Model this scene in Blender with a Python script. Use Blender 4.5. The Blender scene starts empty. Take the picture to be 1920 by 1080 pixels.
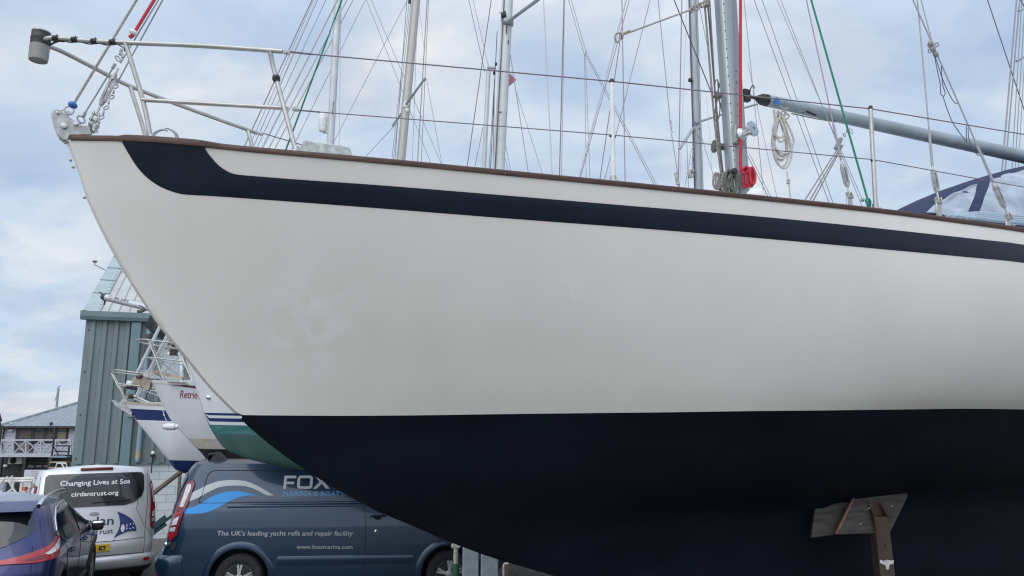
import bpy, bmesh, math, random
from mathutils import Vector, Matrix
R = math.radians
random.seed(7)
SC = bpy.context.scene

# ------------------------------------------------------------------ camera
F_PX, H_PX, EYE = 1400.0, 793.0, 2.45
PITCH = math.atan((H_PX - 540) / F_PX)
CP, SP = math.cos(PITCH), math.sin(PITCH)
cam_data = bpy.data.cameras.new('camera')
cam_data.sensor_width = 36.0
cam_data.lens = 36.0 * F_PX / 1920.0
cam_data.clip_end = 3000.0
cam = bpy.data.objects.new('camera', cam_data)
SC.collection.objects.link(cam)
cam.location = (0, 0, EYE)
cam.rotation_euler = (math.pi / 2 + PITCH, 0, 0)
SC.camera = cam
SC.render.resolution_x, SC.render.resolution_y = 1024, 576

# ------------------------------------------------------------------ world, sun, exposure
SUN_EL, SUN_AZ = R(48), R(205)          # azimuth clockwise from +Y
world = bpy.data.worlds.new('World')
SC.world = world
world.use_nodes = True
WN, WL_ = world.node_tree.nodes, world.node_tree.links
WN.clear()
def wn(t, **k):
    n = WN.new(t)
    for a, b in k.items():
        setattr(n, a, b)
    return n
def wmath(op, a, b=None):
    n = wn('ShaderNodeMath', operation=op)
    for i, q in enumerate((a, b)):
        if q is None: continue
        if isinstance(q, (int, float)): n.inputs[i].default_value = q
        else: WL_.new(q, n.inputs[i])
    return n.outputs[0]
sky = wn('ShaderNodeTexSky', sky_type='NISHITA')
sky.sun_disc = False
sky.sun_elevation = SUN_EL
sky.sun_rotation = SUN_AZ
sky.air_density, sky.dust_density, sky.ozone_density = 1.0, 2.0, 1.0
tc = wn('ShaderNodeTexCoord')
sep = wn('ShaderNodeSeparateXYZ')
WL_.new(tc.outputs['Generated'], sep.inputs[0])
zz = wmath('ADD', wmath('MAXIMUM', sep.outputs['Z'], 0.0), 0.28)
com = wn('ShaderNodeCombineXYZ')
WL_.new(wmath('DIVIDE', sep.outputs['X'], zz), com.inputs[0])
WL_.new(wmath('DIVIDE', sep.outputs['Y'], zz), com.inputs[1])
def wnoise(scale, detail, rough, dist, off):
    mp = wn('ShaderNodeMapping')
    mp.inputs['Location'].default_value = off
    mp.inputs['Rotation'].default_value = (0, 0, R(25))
    mp.inputs['Scale'].default_value = (1.0, 1.25, 1.0)
    WL_.new(com.outputs[0], mp.inputs[0])
    n = wn('ShaderNodeTexNoise')
    n.inputs['Scale'].default_value = scale
    n.inputs['Detail'].default_value = detail
    n.inputs['Roughness'].default_value = rough
    n.inputs['Distortion'].default_value = dist
    WL_.new(mp.outputs[0], n.inputs['Vector'])
    return n.outputs['Fac']
def wramp(fac, stops):
    r = wn('ShaderNodeValToRGB')
    r.color_ramp.interpolation = 'EASE'
    e = r.color_ramp.elements
    e[0].position, e[0].color = stops[0][0], (*stops[0][1], 1)
    e[1].position, e[1].color = stops[-1][0], (*stops[-1][1], 1)
    for p, c in stops[1:-1]:
        q = e.new(p); q.color = (*c, 1)
    WL_.new(fac, r.inputs[0])
    return r.outputs['Color']
clouds = wramp(wnoise(1.9, 7, 0.55, 0.45, (3.3, 1.7, 0)),
               [(0.30, (0.565, 0.705, 0.93)), (0.44, (0.645, 0.77, 0.945)), (0.57, (0.77, 0.85, 0.95)), (0.70, (0.94, 0.96, 0.985))])
grey = wramp(wnoise(3.2, 5, 0.55, 0.5, (0.4, 6.1, 0)), [(0.36, (0.87, 0.895, 0.945)), (0.62, (1.07, 1.06, 1.04))])
mul = wn('ShaderNodeMix', data_type='RGBA', blend_type='MULTIPLY')
mul.inputs[0].default_value = 1.0
WL_.new(clouds, mul.inputs[6]); WL_.new(grey, mul.inputs[7])
# the cloud layer is brighter overhead and towards the hidden sun, as under a thin overcast
bright = wmath('ADD', wmath('MULTIPLY', wmath('MAXIMUM', wmath('SUBTRACT', sep.outputs['Z'], 0.45), 0.0), 1.5),
               wmath('ADD', 1.0, wmath('MULTIPLY', wmath('MAXIMUM', wmath('MULTIPLY', sep.outputs['Y'], -1.0), 0.0), 0.7)))
vm = wn('ShaderNodeVectorMath', operation='SCALE')
WL_.new(mul.outputs[2], vm.inputs[0]); WL_.new(bright, vm.inputs['Scale'])
skys = wn('ShaderNodeVectorMath', operation='SCALE')
WL_.new(sky.outputs[0], skys.inputs[0]); skys.inputs['Scale'].default_value = 1.0
cl10 = wn('ShaderNodeVectorMath', operation='SCALE')
WL_.new(vm.outputs[0], cl10.inputs[0]); cl10.inputs['Scale'].default_value = 9.6
mixw = wn('ShaderNodeMix', data_type='RGBA')
mixw.inputs[0].default_value = 0.86
WL_.new(skys.outputs[0], mixw.inputs[6]); WL_.new(cl10.outputs[0], mixw.inputs[7])
bg = wn('ShaderNodeBackground')
bg.inputs['Strength'].default_value = 0.1
WL_.new(mixw.outputs[2], bg.inputs['Color'])
wo = wn('ShaderNodeOutputWorld')
WL_.new(bg.outputs[0], wo.inputs['Surface'])

sun_d = bpy.data.lights.new('sun', 'SUN')
sun_d.energy = 1.4
sun_d.angle = R(70)
sun_d.color = (1.0, 0.96, 0.9)
sun = bpy.data.objects.new('sun', sun_d)
SC.collection.objects.link(sun)
sdir = Vector((math.sin(SUN_AZ) * math.cos(SUN_EL), math.cos(SUN_AZ) * math.cos(SUN_EL), math.sin(SUN_EL)))
sun.rotation_euler = (-sdir).to_track_quat('-Z', 'Y').to_euler()
sun.location = sdir * 60
vs = SC.view_settings
vs.view_transform, vs.look, vs.exposure, vs.gamma, vs.use_curve_mapping = 'Standard', 'None', 0.0, 1.0, False
SC.cycles.max_bounces = 8
SC.cycles.transparent_max_bounces = 12
SC.cycles.use_denoising = True
SC.cycles.filter_width = 1.2

# ------------------------------------------------------------------ helpers
def ray(px, py):
    u, v = (px - 960) / F_PX, (540 - py) / F_PX
    return Vector((u, CP - v * SP, SP + v * CP))
def at(px, py, Y):
    d = ray(px, py)
    return Vector((0, 0, EYE)) + d * (Y / d.y)
def proj(p):
    zc = p.y * CP + (p.z - EYE) * SP
    yc = -p.y * SP + (p.z - EYE) * CP
    return 960 + F_PX * p.x / zc, 540 - F_PX * yc / zc

def curve(pts):
    """monotone cubic through points, straight beyond its ends"""
    pts = sorted(pts)
    x = [p[0] for p in pts]; y = [p[1] for p in pts]
    n = len(x)
    h = [x[i + 1] - x[i] for i in range(n - 1)]
    d = [(y[i + 1] - y[i]) / h[i] for i in range(n - 1)]
    m = [d[0]] + [0] * (n - 2) + [d[-1]]
    for i in range(1, n - 1):
        if d[i - 1] * d[i] > 0:
            w1, w2 = 2 * h[i] + h[i - 1], h[i] + 2 * h[i - 1]
            m[i] = (w1 + w2) / (w1 / d[i - 1] + w2 / d[i])
    def f(q):
        if q <= x[0]: return y[0] + m[0] * (q - x[0])
        if q >= x[-1]: return y[-1] + m[-1] * (q - x[-1])
        lo, hi = 0, n - 1
        while hi - lo > 1:
            k = (lo + hi) // 2
            if x[k] <= q: lo = k
            else: hi = k
        t = (q - x[lo]) / h[lo]
        t2, t3 = t * t, t * t * t
        return ((2 * t3 - 3 * t2 + 1) * y[lo] + (t3 - 2 * t2 + t) * h[lo] * m[lo]
                + (-2 * t3 + 3 * t2) * y[hi] + (t3 - t2) * h[lo] * m[hi])
    return f
def lin(a, b, n): return [a + (b - a) * i / (n - 1) for i in range(n)]

# ------------------------------------------------------------------ materials
MATS = {}
def mat(name, col, rough=0.5, metal=0.0, coat=0.0, var=0.0, scale=4.0, bump=0.0, bscale=60.0, stretch=(1, 1, 1), col2=None, lo=0.4, hi=0.65, alpha=1.0, rvar=0.0, spec=0.5):
    m = bpy.data.materials.new(name)
    m.use_nodes = True
    N, L = m.node_tree.nodes, m.node_tree.links
    b = N['Principled BSDF']
    b.inputs['Base Color'].default_value = (*col, 1)
    b.inputs['Roughness'].default_value = rough
    b.inputs['Metallic'].default_value = metal
    b.inputs['Coat Weight'].default_value = coat
    b.inputs['Coat Roughness'].default_value = 0.06
    b.inputs['Alpha'].default_value = alpha
    b.inputs['Specular IOR Level'].default_value = spec
    if var or bump or col2 or rvar:
        t = N.new('ShaderNodeTexCoord')
        mp = N.new('ShaderNodeMapping')
        mp.inputs['Scale'].default_value = stretch
        L.new(t.outputs['Object'], mp.inputs[0])
        n = N.new('ShaderNodeTexNoise')
        n.inputs['Scale'].default_value = scale
        n.inputs['Detail'].default_value = 6
        L.new(mp.outputs[0], n.inputs['Vector'])
        r = N.new('ShaderNodeValToRGB')
        c2 = col2 if col2 else tuple(min(1, c * (1 + var)) for c in col)
        c1 = col if col2 else tuple(c * (1 - var) for c in col)
        r.color_ramp.elements[0].position, r.color_ramp.elements[0].color = lo, (*c1, 1)
        r.color_ramp.elements[1].position, r.color_ramp.elements[1].color = hi, (*c2, 1)
        L.new(n.outputs['Fac'], r.inputs[0])
        L.new(r.outputs[0], b.inputs['Base Color'])
        if rvar:
            mr = N.new('ShaderNodeMapRange')
            mr.inputs['To Min'].default_value = rough - rvar
            mr.inputs['To Max'].default_value = rough + rvar
            L.new(n.outputs['Fac'], mr.inputs[0]); L.new(mr.outputs[0], b.inputs['Roughness'])
        if bump:
            n2 = N.new('ShaderNodeTexNoise')
            n2.inputs['Scale'].default_value = bscale
            n2.inputs['Detail'].default_value = 4
            L.new(mp.outputs[0], n2.inputs['Vector'])
            bp = N.new('ShaderNodeBump')
            bp.inputs['Strength'].default_value = bump
            bp.inputs['Distance'].default_value = 0.01
            L.new(n2.outputs['Fac'], bp.inputs['Height']); L.new(bp.outputs[0], b.inputs['Normal'])
    MATS[name] = m
    return m
def brick_mat(name, c1, c2, mortar, bw, bh, ms, rough=0.7, off=0.5, axes='xz'):
    m = mat(name, c1, rough)
    N, L = m.node_tree.nodes, m.node_tree.links
    t = N.new('ShaderNodeTexCoord'); s = N.new('ShaderNodeSeparateXYZ'); c = N.new('ShaderNodeCombineXYZ')
    L.new(t.outputs['Object'], s.inputs[0])
    L.new(s.outputs['X'], c.inputs[0]); L.new(s.outputs['Z'], c.inputs[1])
    k = N.new('ShaderNodeTexBrick')
    k.offset = off
    k.inputs['Color1'].default_value = (*c1, 1); k.inputs['Color2'].default_value = (*c2, 1)
    k.inputs['Mortar'].default_value = (*mortar, 1)
    k.inputs['Scale'].default_value = 1.0
    k.inputs['Brick Width'].default_value = bw; k.inputs['Row Height'].default_value = bh
    k.inputs['Mortar Size'].default_value = ms
    L.new(c.outputs[0], k.inputs['Vector'])
    L.new(k.outputs['Color'], N['Principled BSDF'].inputs['Base Color'])
    bp = N.new('ShaderNodeBump'); bp.inputs['Strength'].default_value = 0.5; bp.inputs['Distance'].default_value = 0.01; bp.invert = True
    L.new(k.outputs['Fac'], bp.inputs['Height']); L.new(bp.outputs[0], N['Principled BSDF'].inputs['Normal'])
    return m

hull_white = mat('hull_white', (0.635, 0.605, 0.565), 0.36, var=0.022, scale=2.0, stretch=(1.6, 1.6, .55), lo=0.35, hi=0.7, rvar=0.10, bump=0.05, bscale=2.5)
# faint pale polishing smears left on the paint
N, L = hull_white.node_tree.nodes, hull_white.node_tree.links
hull_navy = mat('hull_navy', (0.0045, 0.0098, 0.0205), 0.36, var=0.14, scale=3, rvar=0.08, spec=0.22)
antifoul = mat('antifoul_navy', (0.0016, 0.0032, 0.0085), 0.6, col2=(0.0034, 0.0058, 0.0125), scale=1.3, stretch=(1, 1, 2.2), bump=0.08, bscale=30, spec=0.10)
teak = mat('teak', (0.050, 0.024, 0.017), 0.6, col2=(0.095, 0.046, 0.032), scale=3, stretch=(2, 2, 30), bump=0.2, bscale=20)
steel = mat('stainless_steel', (0.46, 0.45, 0.425), 0.42, metal=0.65, var=0.1, scale=12, rvar=0.1)
galv = mat('galvanised_steel', (0.40, 0.40, 0.40), 0.55, metal=0.55, var=0.22, scale=18, bump=0.15, bscale=80)
strip_grey = mat('strip_metal', (0.5, 0.5, 0.49), 0.4, metal=0.6, var=0.15, scale=15)
wire = mat('wire_rope', (0.20, 0.17, 0.20), 0.5, metal=0.3, var=0.2, scale=60)
wire_dark = mat('wire_dark', (0.07, 0.07, 0.09), 0.5)
wire_grey = mat('wire_grey', (0.28, 0.29, 0.31), 0.5)
wire_pale = mat('wire_pale', (0.50, 0.54, 0.56), 0.6)
mauve = mat('line_mauve', (0.30, 0.24, 0.30), 0.6)
rope_tan = mat('rope_tan', (0.36, 0.33, 0.29), 0.85, var=0.25, scale=90, bump=0.4, bscale=160)
rope_white = mat('rope_white', (0.50, 0.48, 0.43), 0.85, var=0.2, scale=90, bump=0.4, bscale=160)
rope_grey = mat('rope_grey', (0.24, 0.23, 0.21), 0.85, var=0.3, scale=80, bump=0.4, bscale=160)
rope_olive = mat('rope_olive', (0.12, 0.12, 0.10), 0.85, var=0.3, scale=80, bump=0.4, bscale=160)
rope_red = mat('rope_red', (0.48, 0.03, 0.05), 0.8, var=0.25, scale=110, bump=0.4, bscale=160)
rope_green = mat('rope_green', (0.02, 0.20, 0.14), 0.8, var=0.2, scale=90, bump=0.3, bscale=160)
rope_gold = mat('rope_gold', (0.32, 0.26, 0.12), 0.8)
rope_blue = mat('rope_blue', (0.07, 0.09, 0.16), 0.8)
alu = mat('alloy_mast', (0.31, 0.34, 0.36), 0.42, metal=0.35, var=0.08, scale=3, stretch=(1, 1, 0.2), rvar=0.06)
alu_pale = mat('pale_mast', (0.47, 0.49, 0.50), 0.4, metal=0.2, var=0.07, scale=3)
alu_beige = mat('beige_mast', (0.40, 0.385, 0.35), 0.45, metal=0.25, var=0.1, scale=4, stretch=(1, 1, 0.1))
alu_dark = mat('grey_mast', (0.30, 0.32, 0.34), 0.42, metal=0.3, var=0.08, scale=3)
boom_grey = mat('boom_grey', (0.30, 0.345, 0.375), 0.38, metal=0.25, var=0.1, scale=4)
black = mat('black_plastic', (0.016, 0.016, 0.018), 0.5, var=0.2, scale=10)
rubber = mat('rubber', (0.018, 0.018, 0.019), 0.8, var=0.3, scale=20, bump=0.2, bscale=60)
tape = mat('black_tape', (0.012, 0.012, 0.012), 0.65, var=0.2, scale=40)
grey_plastic = mat('grey_plastic', (0.26, 0.26, 0.25), 0.55, var=0.12, scale=14)
white_plastic = mat('white_plastic', (0.70, 0.71, 0.70), 0.4, var=0.06, scale=6)
white_gel = mat('white_gelcoat', (0.74, 0.755, 0.77), 0.28, var=0.03, scale=2)
gel_cream = mat('cream_gelcoat', (0.66, 0.67, 0.66), 0.35, var=0.04, scale=2)
blue_bead = mat('blue_bead', (0.02, 0.12, 0.42), 0.4)
deck_paint = mat('deck_paint', (0.55, 0.55, 0.52), 0.75, var=0.08, scale=6, bump=0.2)
hatch_grey = mat('hatch_grey', (0.42, 0.455, 0.44), 0.7, var=0.2, scale=30)
navy_canvas = mat('navy_canvas', (0.016, 0.026, 0.075), 0.85, var=0.2, scale=14, bump=0.35, bscale=22)
clear_vinyl = mat('clear_vinyl', (0.38, 0.43, 0.51), 0.10, var=0.22, scale=5, alpha=0.84, bump=0.5, bscale=7)  # whitish mottled base colour paints in the reflections on the windows
hose_blue = mat('pale_blue_hose', (0.30, 0.38, 0.45), 0.5, var=0.1, scale=8)
rust = mat('rusty_steel', (0.062, 0.038, 0.027), 0.85, col2=(0.034, 0.029, 0.026), scale=9, bump=0.4, bscale=40)
ply = mat('weathered_plywood', (0.038, 0.036, 0.033), 0.9, col2=(0.075, 0.066, 0.057), scale=5, stretch=(1, 1, 8), bump=0.3, bscale=30)
ply_edge = mat('plywood_edge', (0.20, 0.09, 0.075), 0.85, var=0.25, scale=20)
flake = mat('flaking_white_paint', (0.5, 0.48, 0.45), 0.8, var=0.2, scale=20)
navy_gel = mat('navy_gelcoat', (0.014, 0.030, 0.135), 0.22, var=0.1, scale=3)
green_foul = mat('green_antifoul', (0.045, 0.115, 0.105), 0.75, col2=(0.065, 0.135, 0.125), scale=3.5, bump=0.15, bscale=25)
teal_stripe = mat('teal_waterline', (0.035, 0.165, 0.155), 0.7, col2=(0.08, 0.22, 0.22), scale=6, stretch=(1, 1, 4))
black_foul = mat('black_antifoul', (0.012, 0.013, 0.014), 0.7, var=0.2, scale=4)
name_red = mat('name_red', (0.26, 0.012, 0.035), 0.5)
dark_red = mat('dark_red_trim', (0.09, 0.02, 0.022), 0.5)
beige_guard = mat('beige_plate', (0.36, 0.29, 0.22), 0.7, var=0.2, scale=12)
canvas_grey = mat('grey_canvas', (0.075, 0.08, 0.08), 0.9, col2=(0.11, 0.115, 0.115), scale=30, bump=0.3, bscale=60)
flag_pink = mat('faded_red_flag', (0.42, 0.17, 0.20), 0.9)
shed_green = mat('shed_green', (0.175, 0.215, 0.22), 0.5, var=0.09, scale=1.6, stretch=(1, 1, .35))
shed_trim = mat('shed_trim', (0.32, 0.38, 0.39), 0.5, var=0.06, scale=2)
gutter_green = mat('gutter_green', (0.15, 0.215, 0.225), 0.5, var=0.06, scale=2)
roof_white = mat('roof_sheet', (0.43, 0.43, 0.42), 0.55, var=0.07, scale=1.5)
block_white = brick_mat('painted_blocks', (0.60, 0.63, 0.64), (0.55, 0.58, 0.60), (0.33, 0.36, 0.38), 0.46, 0.23, 0.008)
pipe_blue = mat('pipe_blue', (0.23, 0.31, 0.37), 0.5)
house_wall = mat('house_boards', (0.40, 0.41, 0.47), 0.6, var=0.05, scale=3)
house_black = brick_mat('black_bricks', (0.022, 0.023, 0.027), (0.030, 0.031, 0.036), (0.010, 0.010, 0.012), 0.6, 0.16, 0.012)
house_roof = mat('house_roof', (0.23, 0.26, 0.285), 0.5, var=0.08, scale=2)
dark_trim = mat('dark_trim', (0.022, 0.024, 0.028), 0.5)
rail_grey = mat('rail_grey', (0.42, 0.44, 0.48), 0.6, var=0.08, scale=8)
house_glass = mat('house_glass', (0.025, 0.025, 0.03), 0.15)
blind_tan = mat('tan_blind', (0.21, 0.185, 0.135), 0.8, var=0.15, scale=6)
poster_brown = mat('brown_poster', (0.09, 0.07, 0.058), 0.7, var=0.3, scale=8)
lamp_white = mat('lamp_white', (0.7, 0.68, 0.62), 0.4)
ac_cream = mat('ac_cream', (0.5, 0.48, 0.44), 0.55)
yellow_wood = mat('yellow_treads', (0.45, 0.38, 0.20), 0.75, var=0.1, scale=10)
steel_blue = mat('blue_grey_steel', (0.24, 0.31, 0.36), 0.55, var=0.08, scale=8)
sign_white = mat('sign_white', (0.55, 0.56, 0.58), 0.5, var=0.05, scale=5)
sign_ink = mat('sign_ink', (0.30, 0.31, 0.33), 0.6)
cone_orange = mat('cone_orange', (0.62, 0.09, 0.03), 0.6)
cone_white = mat('cone_white', (0.66, 0.66, 0.66), 0.5)
truss_white = mat('truss_white', (0.60, 0.585, 0.55), 0.5, var=0.15, scale=6)
rail_wood = mat('brown_handrail', (0.135, 0.105, 0.075), 0.55, var=0.2, scale=10)
teal_steel = mat('teal_steel', (0.03, 0.075, 0.09), 0.5, var=0.15, scale=6)
post_grey = mat('grey_paint', (0.30, 0.345, 0.385), 0.6, var=0.1, scale=12, bump=0.15, bscale=40)
prop_green = mat('green_paint', (0.015, 0.10, 0.035), 0.5, var=0.2, scale=14)
prop_pale = mat('pale_paint', (0.5, 0.49, 0.44), 0.6, var=0.2, scale=30)
timber = mat('timber', (0.14, 0.105, 0.075), 0.85, var=0.25, scale=5, stretch=(1, 1, 6), bump=0.3)
van_blue = mat('van_blue', (0.010, 0.033, 0.072), 0.30, metal=0.35, coat=0.6, var=0.03, scale=2)
van_silver = mat('van_silver', (0.60, 0.615, 0.63), 0.34, metal=0.35, coat=0.5, var=0.03, scale=2)
car_violet = mat('car_violet', (0.015, 0.020, 0.105), 0.34, metal=0.5, coat=0.8, var=0.03, scale=2)
glass_dark = mat('tinted_glass', (0.012, 0.015, 0.018), 0.06, coat=0.5, var=0.2, scale=3)
glass_dirty = mat('dusty_glass', (0.10, 0.11, 0.12), 0.30, var=0.4, scale=6)
gap_black = mat('panel_gap', (0.006, 0.007, 0.009), 0.8)
lens_red = mat('red_lens', (0.36, 0.012, 0.022), 0.18, coat=0.6, var=0.15, scale=20)
lens_clear = mat('clear_lens', (0.62, 0.62, 0.62), 0.18, coat=0.6, var=0.2, scale=25)
lens_deep = mat('dark_red_lens', (0.16, 0.012, 0.02), 0.2, coat=0.5)
chrome = mat('chrome', (0.65, 0.66, 0.67), 0.16, metal=0.95)
alloy = mat('alloy_rim', (0.33, 0.33, 0.33), 0.38, metal=0.8, var=.15, scale=9)
decal_silver = mat('decal_silver', (0.52, 0.54, 0.57), 0.4)
decal_blue = mat('decal_blue', (0.02, 0.30, 0.75), 0.4)
decal_cyan = mat('decal_cyan', (0.10, 0.42, 0.78), 0.4)
decal_grey = mat('decal_grey', (0.36, 0.39, 0.41), 0.5)
decal_white = mat('decal_white', (0.78, 0.79, 0.80), 0.45)
decal_navy = mat('decal_navy', (0.020, 0.035, 0.14), 0.45)
decal_ink = mat('decal_ink', (0.035, 0.045, 0.09), 0.5)
plate_yellow = mat('plate_yellow', (0.62, 0.42, 0.02), 0.45)
yard_ground = mat('yard_gravel', (0.085, 0.080, 0.075), 0.95, col2=(0.14, 0.135, 0.125), scale=14, bump=0.8, bscale=90)
letter_dark = mat('letter_dark', (0.03, 0.03, 0.035), 0.6)

# ------------------------------------------------------------------ mesh builder
ORG = {}
class MB:
    def __init__(self, M=None):
        self.v, self.f, self.M = [], [], M
    def add(self, verts, faces):
        k = len(self.v)
        self.v += [Vector(p) for p in verts]
        self.f += [tuple(k + i for i in f) for f in faces]
        return self
    def from_bm(self, bm, M=None):
        bm.verts.index_update()
        vs_ = [(M @ q.co) if M else q.co.copy() for q in bm.verts]
        self.add(vs_, [[q.index for q in f.verts] for f in bm.faces])
        bm.free()
        return self
    def box(self, c, size, rot=None, bev=0.0, seg=1):
        bm = bmesh.new()
        bmesh.ops.create_cube(bm, size=1.0)
        bmesh.ops.scale(bm, vec=Vector(size), verts=bm.verts)
        if bev:
            bmesh.ops.bevel(bm, geom=list(bm.edges), offset=bev, segments=seg, affect='EDGES', profile=0.5)
        M = Matrix.Translation(Vector(c)) @ (rot.to_4x4() if rot else Matrix.Identity(4))
        return self.from_bm(bm, M)
    def bar(self, a, b, w, h, up=(0, 0, 1), bev=0.0):
        a, b = Vector(a), Vector(b)
        x = (b - a).normalized()
        y = Vector(up).cross(x)
        if y.length < 1e-4: y = Vector((1, 0, 0)).cross(x)
        y.normalize(); z = x.cross(y)
        return self.box((a + b) / 2, ((b - a).length, w, h), Matrix((x, y, z)).transposed(), bev)
    def tube(self, pts, r, n=8, closed=False, smooth=0):
        P = [Vector(p) for p in pts]
        if smooth and len(P) > 2: P = spline(P, smooth, closed)
        rs = r if isinstance(r, (list, tuple)) else [r] * len(P)
        if len(rs) != len(P): rs = [rs[int(i * (len(rs) - 1) / max(1, len(P) - 1) + .5)] for i in range(len(P))]
        m = len(P)
        T = []
        for i in range(m):
            q = (P[(i + 1) % m] - P[i - 1]) if closed else (P[min(i + 1, m - 1)] - P[max(i - 1, 0)])
            T.append(q.normalized() if q.length > 1e-9 else Vector((0, 0, 1)))
        u = T[0].orthogonal().normalized()
        rings = []
        for i in range(m):
            u = (u - T[i] * u.dot(T[i]))
            if u.length < 1e-6: u = T[i].orthogonal()
            u.normalize()
            w = T[i].cross(u)
            rings.append([P[i] + (u * math.cos(2 * math.pi * k / n) + w * math.sin(2 * math.pi * k / n)) * rs[i] for k in range(n)])
        vs_, fs = [q for g in rings for q in g], []
        for i in range(m if closed else m - 1):
            j = (i + 1) % m
            for k in range(n):
                fs.append((i * n + k, i * n + (k + 1) % n, j * n + (k + 1) % n, j * n + k))
        if not closed:
            fs.append(tuple(range(n - 1, -1, -1)))
            fs.append(tuple((m - 1) * n + k for k in range(n)))
        return self.add(vs_, fs)
    def lathe(self, prof, base, axis=(0, 0, 1), n=20):
        ax = Vector(axis).normalized()
        u = ax.orthogonal().normalized(); w = ax.cross(u)
        base = Vector(base)
        vs_, fs = [], []
        for r, h in prof:
            for k in range(n):
                a = 2 * math.pi * k / n
                vs_.append(base + ax * h + (u * math.cos(a) + w * math.sin(a)) * max(r, 1e-5))
        for i in range(len(prof) - 1):
            for k in range(n):
                fs.append((i * n + k, i * n + (k + 1) % n, (i + 1) * n + (k + 1) % n, (i + 1) * n + k))
        fs.append(tuple(range(n - 1, -1, -1)))
        fs.append(tuple((len(prof) - 1) * n + k for k in range(n)))
        return self.add(vs_, fs)
    def cyl(self, a, b, r, n=16, r2=None):
        a, b = Vector(a), Vector(b)
        d = b - a
        return self.lathe([(r, 0), (r if r2 is None else r2, d.length)], a, d, n)
    def ball(self, c, r, n=14, sc=(1, 1, 1), rot=None):
        bm = bmesh.new()
        bmesh.ops.create_uvsphere(bm, u_segments=n, v_segments=max(6, n // 2), radius=1.0)
        M = Matrix.Translation(Vector(c)) @ (rot.to_4x4() if rot else Matrix.Identity(4)) @ Matrix.Diagonal((r * sc[0], r * sc[1], r * sc[2], 1))
        return self.from_bm(bm, M)
    def prism(self, poly, vec):
        vec = Vector(vec); n = len(poly)
        vs_ = [Vector(p) for p in poly] + [Vector(p) + vec for p in poly]
        fs = [tuple(range(n - 1, -1, -1)), tuple(range(n, 2 * n))] + [(i, (i + 1) % n, n + (i + 1) % n, n + i) for i in range(n)]
        return self.add(vs_, fs)
    def grid(self, rows, closed=False):
        nc = len(rows[0])
        vs_ = [q for r in rows for q in r]
        fs = []
        for i in range(len(rows) - 1):
            for j in range(nc if closed else nc - 1):
                k = (j + 1) % nc
                fs.append((i * nc + j, i * nc + k, (i + 1) * nc + k, (i + 1) * nc + j))
        return self.add(vs_, fs)
    def build(self, name, m, parent=None, sharp=38, flat=False, merge=0.0, recalc=True, raw=False):
        V = [(self.M @ p) if self.M else p for p in self.v]
        lo = [min(p[i] for p in V) for i in range(3)]; hi = [max(p[i] for p in V) for i in range(3)]
        o0 = Vector(((lo[0] + hi[0]) / 2, (lo[1] + hi[1]) / 2, lo[2]))
        me = bpy.data.meshes.new(name)
        me.from_pydata([p - o0 for p in V], [], self.f)
        if merge or recalc:
            bm = bmesh.new(); bm.from_mesh(me)
            if merge: bmesh.ops.remove_doubles(bm, verts=bm.verts, dist=merge)
            if recalc: bmesh.ops.recalc_face_normals(bm, faces=bm.faces)
            bm.to_mesh(me); bm.free()
        if not flat:
            me.polygons.foreach_set('use_smooth', [True] * len(me.polygons))
            me.set_sharp_from_angle(angle=R(sharp))
        for q in (m if isinstance(m, (list, tuple)) else [m]): me.materials.append(q)
        o = bpy.data.objects.new(name, me)
        SC.collection.objects.link(o)
        ORG[o.name] = o0
        if parent is not None:
            o.parent = parent
            o.location = o0 - ORG[parent.name]
        else:
            o.location = o0
        return o
def spline(P, k, closed=False):
    out = []
    n = len(P)
    rng = range(n if closed else n - 1)
    for i in rng:
        if closed: p0, p1, p2, p3 = P[(i - 1) % n], P[i], P[(i + 1) % n], P[(i + 2) % n]
        else: p0, p1, p2, p3 = P[max(i - 1, 0)], P[i], P[i + 1], P[min(i + 2, n - 1)]
        for j in range(k):
            t = j / k
            out.append(0.5 * ((2 * p1) + (p2 - p0) * t + (2 * p0 - 5 * p1 + 4 * p2 - p3) * t * t + (3 * p1 - p0 - 3 * p2 + p3) * t ** 3))
    if not closed: out.append(P[-1])
    return out
def tag(o, label, cat, group=None, kind=None):
    if label: o['label'] = label
    if cat: o['category'] = cat
    if group: o['group'] = group
    if kind: o['kind'] = kind
    return o
def thing(name, label, cat, loc, group=None):
    o = bpy.data.objects.new(name, None)
    o.empty_display_size = 0.2
    SC.collection.objects.link(o)
    o.location = loc
    ORG[o.name] = Vector(loc)
    return tag(o, label, cat, group)
def text_mesh(body, size, ext=0.0, shear=0.0, bold=0.0, sx=1.0, spacing=1.0, align='LEFT'):
    """letters as flat 2-D geometry: list of (x, y) and faces"""
    c = bpy.data.curves.new('lettering', 'FONT')
    c.body, c.size, c.shear, c.offset, c.space_character, c.align_x = body, size, shear, bold, spacing, align
    c.resolution_u = 3
    o = bpy.data.objects.new('lettering', c)
    SC.collection.objects.link(o)
    bpy.context.view_layer.update()
    dg = bpy.context.evaluated_depsgraph_get()
    me = bpy.data.meshes.new_from_object(o.evaluated_get(dg))
    vs_ = [(q.co.x * sx, q.co.y) for q in me.vertices]
    fs = [tuple(p.vertices) for p in me.polygons]
    bpy.data.objects.remove(o); bpy.data.meshes.remove(me); bpy.data.curves.remove(c)
    return vs_, fs
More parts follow.
